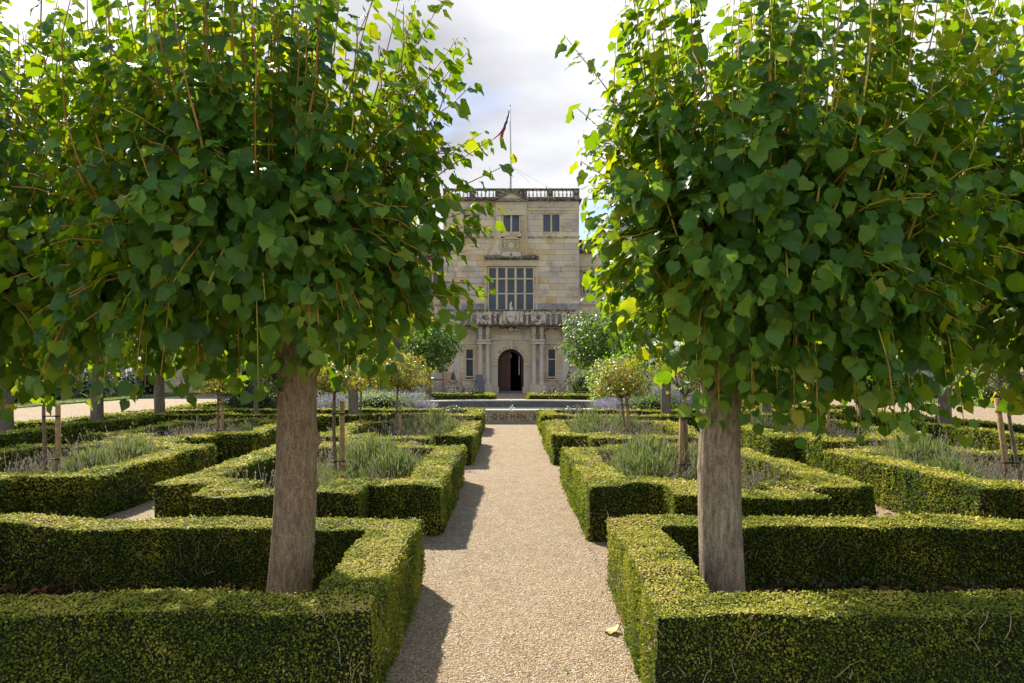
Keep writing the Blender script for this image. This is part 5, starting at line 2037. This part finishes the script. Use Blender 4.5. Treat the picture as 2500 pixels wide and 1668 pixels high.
def arch_panel(x0, x1, z0, z1, cx_, zs, r, y0, y1, seg=12, full=False, zb=None):
    """wall piece with a round-headed opening (or a roundel when full)"""
    b = MB()
    zb = z0 if zb is None else zb
    A, Bp = [], []
    if full:
        for i in range(seg * 2 + 1):
            a = 2 * PI * i / (seg * 2) + PI / 4
            c_, s_ = math.cos(a), math.sin(a)
            A.append((cx_ + r * c_, zs + r * s_))
            k = min((((x1 - cx_) if c_ > 0 else (cx_ - x0)) / max(1e-6, abs(c_))), (((z1 - zs) if s_ > 0 else (zs - z0)) / max(1e-6, abs(s_))))
            Bp.append((cx_ + k * c_, zs + k * s_))
    else:
        A.append((cx_ + r, zb))
        Bp.append((x1, zb))
        for i in range(seg + 1):
            a = PI * i / seg
            c_, s_ = math.cos(a), math.sin(a)
            A.append((cx_ + r * c_, zs + r * s_))
            k = min((((x1 - cx_) if c_ > 0 else (cx_ - x0)) / max(1e-6, abs(c_))), ((z1 - zs) / max(1e-6, abs(s_))))
            Bp.append((cx_ + k * c_, zs + k * s_))
        A.append((cx_ - r, zb))
        Bp.append((x0, zb))
    b.strip_xz(Bp, A, y0, y1)
    return b


for s in (-1, 1):
    seq = [(1245, 1278, 'p'), (1278, 1316, 'a'), (1316, 1333, 'n'), (1333, 1372, 'a'), (1372, 1400, 'p'), (1400, 1500, 'r'), (1500, 1526, 'p'),
           (1526, 1578, 'a'), (1578, 1588, 'n'), (1588, 1642, 'a'), (1642, 1652, 'n'), (1652, 1708, 'a'), (1708, 1730, 'p'), (1730, 1842, 'r'), (1842, 1871, 'p')]
    for a, c, k in seq:
        xa, xb = X1(a), X1(c)
        if s < 0:
            xa, xb = -xb, -xa
        xa, xb = xa + .002, xb - .002
        if k == 'p':
            b = MB()
            b.box(xa, xb, -1.30, -1.06, bz0, bz1)
            b.link('balcony_pier', M['midstone'], house)
        elif k == 'n':
            b = MB()
            b.box(xa, xb, -1.26, -1.10, bz0, bz1)
            b.link('balcony_shaft', M['midstone'], house)
        elif k == 'a':
            arch_panel(xa, xb, bz0, bz1, (xa + xb) / 2, bz1 - .34, (xb - xa) * .42, -1.24, -1.12, 8, zb=bz0 + .04).link('balcony_arch', M['midstone'], house)
        else:
            arch_panel(xa, xb, bz0, bz1, (xa + xb) / 2, (bz0 + bz1) / 2 + .02, .19, -1.24, -1.12, 8, full=True).link('roundel_panel', M['midstone'], house)
    # side return of the balcony
    b = MB()
    x = s * (BX - .12)
    b.box(x - .1, x + .1, -1.0, -.03, Z2(108), Z2(95))
    for i in range(4):
        b.box(x - .06, x + .06, -.95 + i * .26, -.85 + i * .26, bz0, bz1)
    b.link('balcony_return', M['midstone'], house)
# carved shield in the middle of the balcony
b = MB()
b.box(X1(1060), X1(1240), -1.30, -1.08, bz0, bz1)
b.link('shield_backing', M['midstone'], house)
b = MB()
sh = [(-.30, .95), (.30, .95), (.36, .80), (.30, .40), (.0, .05), (-.30, .40), (-.36, .80)]
b.prism_xz([(x + X1(1148), bz0 + z_) for x, z_ in reversed(sh)], -1.42, -1.302)
b.ell((X1(1148), -1.40, bz0 + 1.15), (.16, .10, .18), 10, 8)
b.tube([(X1(1148) - .05, -1.38, bz0 + 1.2), (X1(1148) - .03, -1.36, bz0 + 1.5), (X1(1148) + .04, -1.36, bz0 + 1.68)], [.12, .09, .04], 8)
for s in (-1, 1):
    b.tube([(X1(1148) + s * .42, -1.33, bz0 + .05), (X1(1148) + s * .52, -1.34, bz0 + .35), (X1(1148) + s * .42, -1.33, bz0 + .7), (X1(1148) + s * .50, -1.33, bz0 + .95)], [.07, .10, .07, .04], 8)
b.tube([(X1(1148) - .25, -1.40, bz0 + .5), (X1(1148), -1.44, bz0 + .62), (X1(1148) + .25, -1.40, bz0 + .5)], [.05, .06, .05], 8)
b.link('carved_shield', M['palestone'], house)
# brackets beneath
b = MB()
b.box(-BX + .06, BX - .06, -.40, -.022, Z2(290), Z2(271))
b.link('bed_moulding', M['midstone'], house)

# ---- porch bay with the arched doorway
PX = 1.62
arc_c, arc_r = 0.0, (X1(1290) - X1(1000)) / 2
arc_c = (X1(1290) + X1(1000)) / 2
zs = Z2(665)
arch_panel(-PX, PX, 0, Z2(425), arc_c, zs, 1.29, -.20, .30, 20, zb=Z2(667)).link('porch_wall', M['trim'], house)
b = MB()
b.box(-PX, PX, -.20, .118, Z2(420), 5.2)
b.link('porch_upper_wall', M['wallstone'], house)
nv = 15
for k in range(nv):
    a0, a1 = PI * k / nv + .014, PI * (k + 1) / nv - .014
    A = [(arc_c + math.cos(a) * 1.30, zs + math.sin(a) * 1.30) for a in (a0, (a0 + a1) / 2, a1)]
    Bp = [(arc_c + math.cos(a) * arc_r, zs + math.sin(a) * arc_r) for a in (a0, (a0 + a1) / 2, a1)]
    b = MB()
    b.strip_xz(A, Bp, -.25 - .006 * (k % 3), .29)
    b.link('voussoir', M['stone'], house)
for s in (-1, 1):
    xi, xo = arc_c + s * arc_r, s * PX
    a, c = min(xi, xo), max(xi, xo)
    b = MB()
    b.box(a, c, -.262, .29, Z2(715), Z2(666))
    b.link('impost', M['trim'], house)
    b = MB()
    b.box(a + .0, c, -.21, .28, Z2(940), Z2(717))
    b.link('door_pier', M['palestone'], house)
    b = MB()
    b.box(a - (.08 if s > 0 else 0), c + (.08 if s < 0 else 0), -.27, .28, 0, Z2(942))
    b.link('pier_base', M['trim'], house)
b = MB()
b.prism_xz([(X1(1132), Z2(515)), (X1(1166), Z2(515)), (X1(1172), Z2(425)), (X1(1126), Z2(425))], -.36, -.262)
b.link('keystone', M['trim'], house)
for a, c in ((X1(1015), X1(1124)), (X1(1174), X1(1278))):
    b = MB()
    b.bbox(a, c, -.24, -.201, Z2(463), Z2(426), .01)
    b.link('frieze_panel', M['trim'], house)
b = MB()
b.box(-PX - .02, PX + .02, -.28, -.2012, Z2(424), Z2(414))
b.link('architrave', M['trim'], house)
b = MB()
b.prism_xz([(X1(1030), Z2(413)), (X1(1262), Z2(413)), (X1(1285), Z2(352)), (X1(1008), Z2(352))], -.30, -.2015)
b.link('frieze_block', M['trim'], house)
b = MB()
b.box(X1(988), X1(1305), -.46, -.2016, Z2(351), Z2(343))
xa, xb = X1(988), X1(1305)
b.prism_xz([(xa, Z2(343)), (X1(1100), Z2(300)), (X1(1100), Z2(285)), (xa, Z2(333))][::-1], -.46, -.2017)
b.prism_xz([(xb, Z2(343)), (xb, Z2(333)), (X1(1195), Z2(285)), (X1(1195), Z2(300))][::-1], -.46, -.2017)
b.prism_xz([(xa + .2, Z2(342)), (xb - .2, Z2(342)), (X1(1195), Z2(300)), (X1(1100), Z2(300))][::-1], -.26, -.2018)
b.link('pediment', M['trim'], house)
b = MB()
b.ell((X1(1147), -.42, Z2(302)), (.22, .14, .22), 12, 8)
for s in (-1, 1):
    b.tube([(X1(1147) + s * .18, -.36, Z2(320)), (X1(1147) + s * .40, -.38, Z2(300)), (X1(1147) + s * .52, -.36, Z2(285))], [.09, .08, .04], 8)
b.box(X1(1090), X1(1205), -.40, -.2019, Z2(288), Z2(276))
b.link('bust_relief', M['trim'], house)

# paired columns
for s in (-1, 1):
    xs = (X1(1402), X1(1487)) if s > 0 else (X1(808), X1(890))
    xc = sum(xs) / 2
    b = MB()
    b.box(xc - .64, xc + .64, -.98, -.022, 0, Z2(940))
    b.box(xc - .58, xc + .58, -.94, -.0222, Z2(940), Z2(915))
    b.link('column_pedestal', M['palestone'], house)
    for x in xs:
        b = MB()
        H0, H1 = Z2(915), Z2(468)
        b.lathe([(.235, 0), (.235, .05), (.20, .07), (.22, .11), (.18, .15), (.175, .2), (.17, (H1 - H0) * .5), (.145, H1 - H0 - .22), (.165, H1 - H0 - .19), (.15, H1 - H0 - .16), (.20, H1 - H0 - .07), (.21, H1 - H0)], 18, (x, -.62, H0))
        b.link('column', M['palestone'], house)
    b = MB()
    b.box(xc - .52, xc + .52, -.90, -.023, Z2(466), Z2(452))
    b.box(xc - .48, xc + .48, -.86, -.0232, Z2(452), Z2(432))
    b.box(xc - .56, xc + .56, -.98, -.0234, Z2(432), Z2(418))
    b.link('entablature_block', M['palestone'], house)
    for x in xs:
        b = MB()
        z0_, z1_ = Z2(418), Z2(272)
        b.prism_xz([(x - .09, z0_), (x + .09, z0_), (x + .15, z0_ + .55), (x - .15, z0_ + .55)], -.72, -.46)
        b.box(x - .15, x + .15, -.74, -.44, z0_ + .552, z1_)
        b.ell((x, -.76, z0_ + .42), (.09, .07, .12), 8, 6)
        b.ell((x, -.77, z0_ + .20), (.05, .05, .10), 8, 6)
        b.link('herm_pilaster', M['palestone'], house)

# the door
door = MB()
for (s0, s1) in ((X1(1030), X1(1143)),):
    pass
dx0, dx1 = X1(1030), X1(1143)
dw = dx1 - dx0
b = MB()
n = 8
A = [(dx0, .16)] + [(dx0, zs - .2)]
# door leaf outline follows the arch on its left side
rr_ = arc_c - dx0
pts = [(dx0, .18), (dx1, .18)]
for i in range(9):
    a = math.acos((dx1 - arc_c) / rr_) + (PI - math.acos((dx1 - arc_c) / rr_)) * i / 8
    pts.append((arc_c + rr_ * math.cos(a), zs + rr_ * math.sin(a)))
b.prism_xz(pts, .62, .70)
dr = b.link('door', M['door'], house)
for c_ in range(2):
    for (p, q) in ((.35, .95), (1.05, 1.30), (1.40, 2.25), (2.35, 2.60)):
        b = MB()
        xa = dx0 + .07 + c_ * (dw - .08) / 2
        b.bbox(xa + .02, xa + (dw - .16) / 2, .585, .619, p, q, .02)
        b.link('door_panel', M['door'], dr)
b = MB()
A = [(arc_c + math.cos(PI * i / 20) * (arc_r - .002), zs + math.sin(PI * i / 20) * (arc_r - .002)) for i in range(21)]
Bp = [(arc_c + math.cos(PI * i / 20) * (arc_r - .19), zs + math.sin(PI * i / 20) * (arc_r - .19)) for i in range(21)]
A = [(A[0][0], .0)] + A + [(A[-1][0], .0)]
Bp = [(Bp[0][0], .0)] + Bp + [(Bp[-1][0], .0)]
b.strip_xz(A, Bp, .55, .72)
b.link('door_frame', M['door'], house)
b = MB()
b.box(arc_c - .95, arc_c + .95, -.05, .55, 0, .16)
b.link('doorstep', M['slate'], house)
b = MB()
b.box(X1(1236), X1(1246), 1.2, 1.25, 1.4, 2.9)
b.box(X1(1236), X1(1246), 1.2, 1.25, 2.95, 3.05)
b.link('inner_window', M['white'], house)
b = MB()
b.lathe([(.02, .3), (.07, .22), (.08, .1), (.05, 0)], 8, (X1(1145), 1.0, 2.75))
b.tube([(X1(1145), 1.0, 3.0), (X1(1145), 1.0, 3.9)], .01, 4)
b.link('hanging_lantern', M['white'], house)

# ---- wings
WZ = 10.6
b = MB()
b.box(-30, -TW - .002, 1.4, 9, 0, WZ)
b.box(TW + .002, 30, 1.4, 9, 0, WZ + .5)
b.link('wing_wall', M['wallstone'], house)
b = MB()
for (a, c, zt) in ((-30.2, -TW - .003, WZ), (TW + .003, 30.2, WZ + .5)):
    b.box(a, c, 1.15, 9.1, zt, zt + .22)
    b.box(a, c, 1.30, 9.0, zt + .22, zt + .95)
    b.box(a, c, 1.22, 9.05, zt + .95, zt + 1.05)
b.link('wing_parapet', M['darkstone'], house)
b = MB()
for (a, c) in ((-30, -TW - .003), (TW + .003, 30)):
    b.box(a, c, 1.28, 1.398, 7.0, 7.2)
    b.box(a, c, 1.30, 1.399, 6.3, 6.42)
    b.box(a, c, 1.25, 1.398, 0, .7)
    b.box(a, c, 1.34, 1.397, WZ - .55, WZ - .42)
b.link('wing_string_course', M['trim'], house)
for s in (-1, 1):
    for k in range(5):
        xc = s * (6.25 + k * 4.6)
        for (p, q) in ((7.9, 9.6), (2.0, 5.2)):
            w = window(xc - .55, xc + .55, p, q, 2, [1.4, 1] if q < 7 else [1], 'glass_s', mul=.12, hood=True)
            w.location = (0, 1.40 - .10, 0)
# ashlar of the nearest wing strips
b = MB()
b.box(-7.6, -TW - .1, .6, 1.39, 0, 1.9)
b.link('wing_base_wall', M['palestone'], house)

# chimney stacks above the wings
for s, xx in ((1, 9.5), (-1, -10.5)):
    b = MB()
    b.box(xx - .7, xx + .7, 4.0, 5.0, WZ + 1.0, WZ + 3.1)
    b.box(xx - .8, xx + .8, 3.9, 5.1, WZ + 3.1, WZ + 3.3)
    b.link('chimney', M['darkstone'], house)

# garden side walls
for s, lab in ((-1, 'long pale stone garden wall beyond the left lawn'), (1, 'long pale stone garden wall beyond the right lawn')):
    o = thing('garden_wall', lab, 'wall', (s * 30, 30, 0), 0)
    b = MB()
    b.box(-.3, .3, -14, 22.5, 0, 3.4)
    b.link('wall', M['wallstone'], o)
    b = MB()
    b.box(-.42, .42, -14, 22.5, 3.402, 3.55)
    b.link('coping', M['darkstone'], o)

# lattice fence left of the urn
o = thing('lattice_fence', 'pale lattice fence panel with dark rail, left of the left urn', 'fence', (X1(270), HY - .35, 0))
b = MB()
b.box(-.85, .85, -.03, .03, 1.02, 1.09)
b.link('rail', M['black'], o)
b = MB()
b.box(-.85, .85, -.025, .025, 0, .10)
b.link('lower_rail', M['palestone'], o)
for k in range(-4, 9):
    for s in (-1, 1):
        x0_, x1_ = -.85 + k * .24, -.85 + k * .24 + .9
        za, zb = (.1, 1.0)
        if s < 0:
            za, zb = 1.0, .1
        # clip to the panel
        t0 = max(0, (-.85 - x0_) / .9)
        t1 = min(1, (.85 - x0_) / .9)
        if t1 - t0 < .1:
            continue
        p0 = (x0_ + .9 * t0, .012 * s, za + (zb - za) * t0)
        p1 = (x0_ + .9 * t1, .012 * s, za + (zb - za) * t1)
        b = MB()
        b.tube([p0, p1], .018, 4)
        b.link('lattice_slat', M['midstone'], o)

# urns with clipped cones
for s, xc, lab in ((-1, X1(508), 'stone urn with a small clipped cone, left of the door'), (1, X1(1790), 'stone urn with a small clipped cone, right of the door')):
    o = thing('garden_urn', lab, 'urn', (xc, HY - .75, 0), 0, 'urns on pedestals flanking the door')
    b = MB()
    b.box(-.32, .32, -.32, .32, 0, .12)
    b.box(-.26, .26, -.26, .26, .121, .50)
    b.box(-.34, .34, -.34, .34, .501, .58)
    b.link('pedestal', M['midstone'], o)
    b = MB()
    b.lathe([(.16, .58), (.10, .63), (.07, .70), (.20, .76), (.34, .88), (.36, .93), (.42, .99), (.42, 1.03), (.30, 1.03)], 16)
    b.link('urn_bowl', M['midstone'], o)
    me = crown_mesh('foliage', M['dome_leaf'], 900, (.17, .17, .38), .05, seed=90 + s, shell=.7, lumps=.05, tpl=DIA)
    V = np.zeros(len(me.vertices) * 3, dtype=np.float32)
    me.vertices.foreach_get('co', V)
    V = V.reshape(-1, 3)
    t = (V[:, 2] + .4) / .8
    V[:, :2] *= (1.35 - 1.1 * t)[:, None]
    me.vertices.foreach_set('co', V.ravel())
    link('cone_foliage', me, o, (0, 0, 1.36), 'stuff')
    # wall projection behind the urn
    b = MB()
    b.box(xc - .62, xc + .62, -.62, -.101, 0, .62)
    b.link('wall_pedestal', M['midstone'], house, (0, 0, 0))

# A-frame sign
o = thing('board_sign', 'tall blue grey A frame sign board leaning before the columns, left of the door', 'sign', (X1(822), HY - 1.55, 0))
b = MB()
tl, tr_, br, bl = (-.42, 1.45), (.10, 1.45), (.28, 0), (-.22, 0)
vs = []
for (dy) in (0, .03):
    for x, z_ in (bl, br, tr_, tl):
        vs.append((x, dy + z_ * .22 - .1, z_))
b.add(vs, [(0, 1, 2, 3), (7, 6, 5, 4), (0, 4, 5, 1), (1, 5, 6, 2), (2, 6, 7, 3), (3, 7, 4, 0)])
b.link('board', M['slate'], o)
b = MB()
b.tube([(-.36, .22, 1.2), (-.46, .62, .0)], .022, 5)
b.tube([(.12, .22, 1.2), (.26, .62, .0)], .022, 5)
b.link('rear_leg', M['black'], o)
rx_ = math.atan2(1, .22)
for (zz, txt, sz) in ((1.00, 'NORTH', .10), (.80, 'HOUSE', .075), (.69, 'ENTRANCE', .06)):
    pass
for (zz, w_, h_) in ((1.02, .30, .035), (.95, .34, .03), (.82, .30, .022), (.76, .33, .022), (.66, .28, .02)):
    b = MB()
    cxx = -.16 + (1.45 - zz) * .13
    g = random.Random(int(zz * 100))
    x = -w_ / 2
    while x < w_ / 2:                                   # faint lines of small print, too far away to read
        ww = g.uniform(.012, .03)
        yb = zz * .22 - .1 - .006
        b.add([(cxx + x, yb, zz), (cxx + x + ww, yb, zz), (cxx + x + ww, yb + h_ * .22, zz + h_), (cxx + x, yb + h_ * .22, zz + h_)], [(0, 1, 2, 3)])
        x += ww + g.uniform(.008, .02)
    b.link('print_line', M['signtext'], o)

# flagpole
FX = (1247.5 - 1248) / 30.3
o = thing('flagpole', 'tall slim pale flagpole on the roof of the tower', 'flagpole', (-.03, HY + 2.0, TOPZ + .15))
b = MB()
b.tube([(0, 0, -.2), (0, 0, 4.0), (-.08, 0, 8.0)], [.075, .06, .04], 8)
b.link('pole', M['pole'], o)
b = MB()
b.ell((-.08, 0, 8.05), (.08, .08, .07), 8, 6)
b.link('finial', M['pole'], o)
b = MB()
b.box(-.14, .10, -.05, .05, 3.2, 3.26)
b.link('cleat', M['lead'], o)
for (x, y) in ((4.0, -.5), (2.4, -1.0), (-.25, -.3)):
    b = MB()
    b.tube([(0, 0, 3.2), (x, y, 0.75 if x > 0 else -.1)], .008, 3)
    b.link('stay_wire', M['lead'], o)
fl = thing('flag', 'limp furled flag, dark blue above and red below, hanging on the roof flagpole', 'flag', (-.10, HY + 2.0, TOPZ + 7.9))


def flag_part(name, mat, t0, t1, off, w0, w1):
    b = MB()
    n = 14
    A, Bp = [], []
    vs, fs = [], []
    for i in range(n + 1):
        t = t0 + (t1 - t0) * i / n
        cx_ = -.06 - .68 * t ** 1.25 + off * math.sin(t * 7) - (.75 * max(0, t - .80) / .2 if off > .1 else 0)
        cz = -2.35 * t + (.35 * max(0, t - .80) / .2 * (1 if off > .1 else -.0))
        w = (w0 + (w1 - w0) * (i / n)) * (1 + .2 * math.sin(i * 1.7))
        for j, (px, py) in enumerate(((-.5, .0), (-.15, -.10), (.15, .06), (.5, -.03))):
            vs.append((cx_ + px * w, py * (1 + math.sin(i * .9 + j)), cz + px * .12))
    for i in range(n):
        for j in range(3):
            fs.append((i * 4 + j, i * 4 + j + 1, i * 4 + j + 5, i * 4 + j + 4))
    b.add(vs, fs, True)
    k = len(vs)
    b.add([(x, y + .015, z_) for x, y, z_ in vs], [tuple(reversed(f)) for f in fs], True)
    b.link(name, mat, fl)


flag_part('blue_cloth', M['flag_blue'], .0, .80, .02, .08, .34)
flag_part('white_stripe', M['flag_white'], .35, .82, -.06, .03, .06)
flag_part('red_cloth', M['flag_red'], .66, 1.0, .05, .22, .30)
b = MB()
b.tube([(-.62, -.02, -1.75), (-.95, -.02, -2.12), (-1.32, -.02, -2.38)], [.10, .06, .03], 6)
b.link('red_tail', M['flag_red'], fl)
b = MB()
b.box(2.75, 2.80, .5, .55, BZ1 + .10, BZ1 + .42)
b.link('lightning_rod', M['lead'], house)

# parts that carry a few distinguishing words
print('tris', sum(sum(len(p.vertices) - 2 for p in []) for _ in [0]) + sum(len(m.loops) - 2 * len(m.polygons) for m in bpy.data.meshes))
print('objects', len(bpy.data.objects), 'polys', sum(len(o.data.polygons) for o in bpy.data.objects if o.type == 'MESH' and o.data.users == 1))
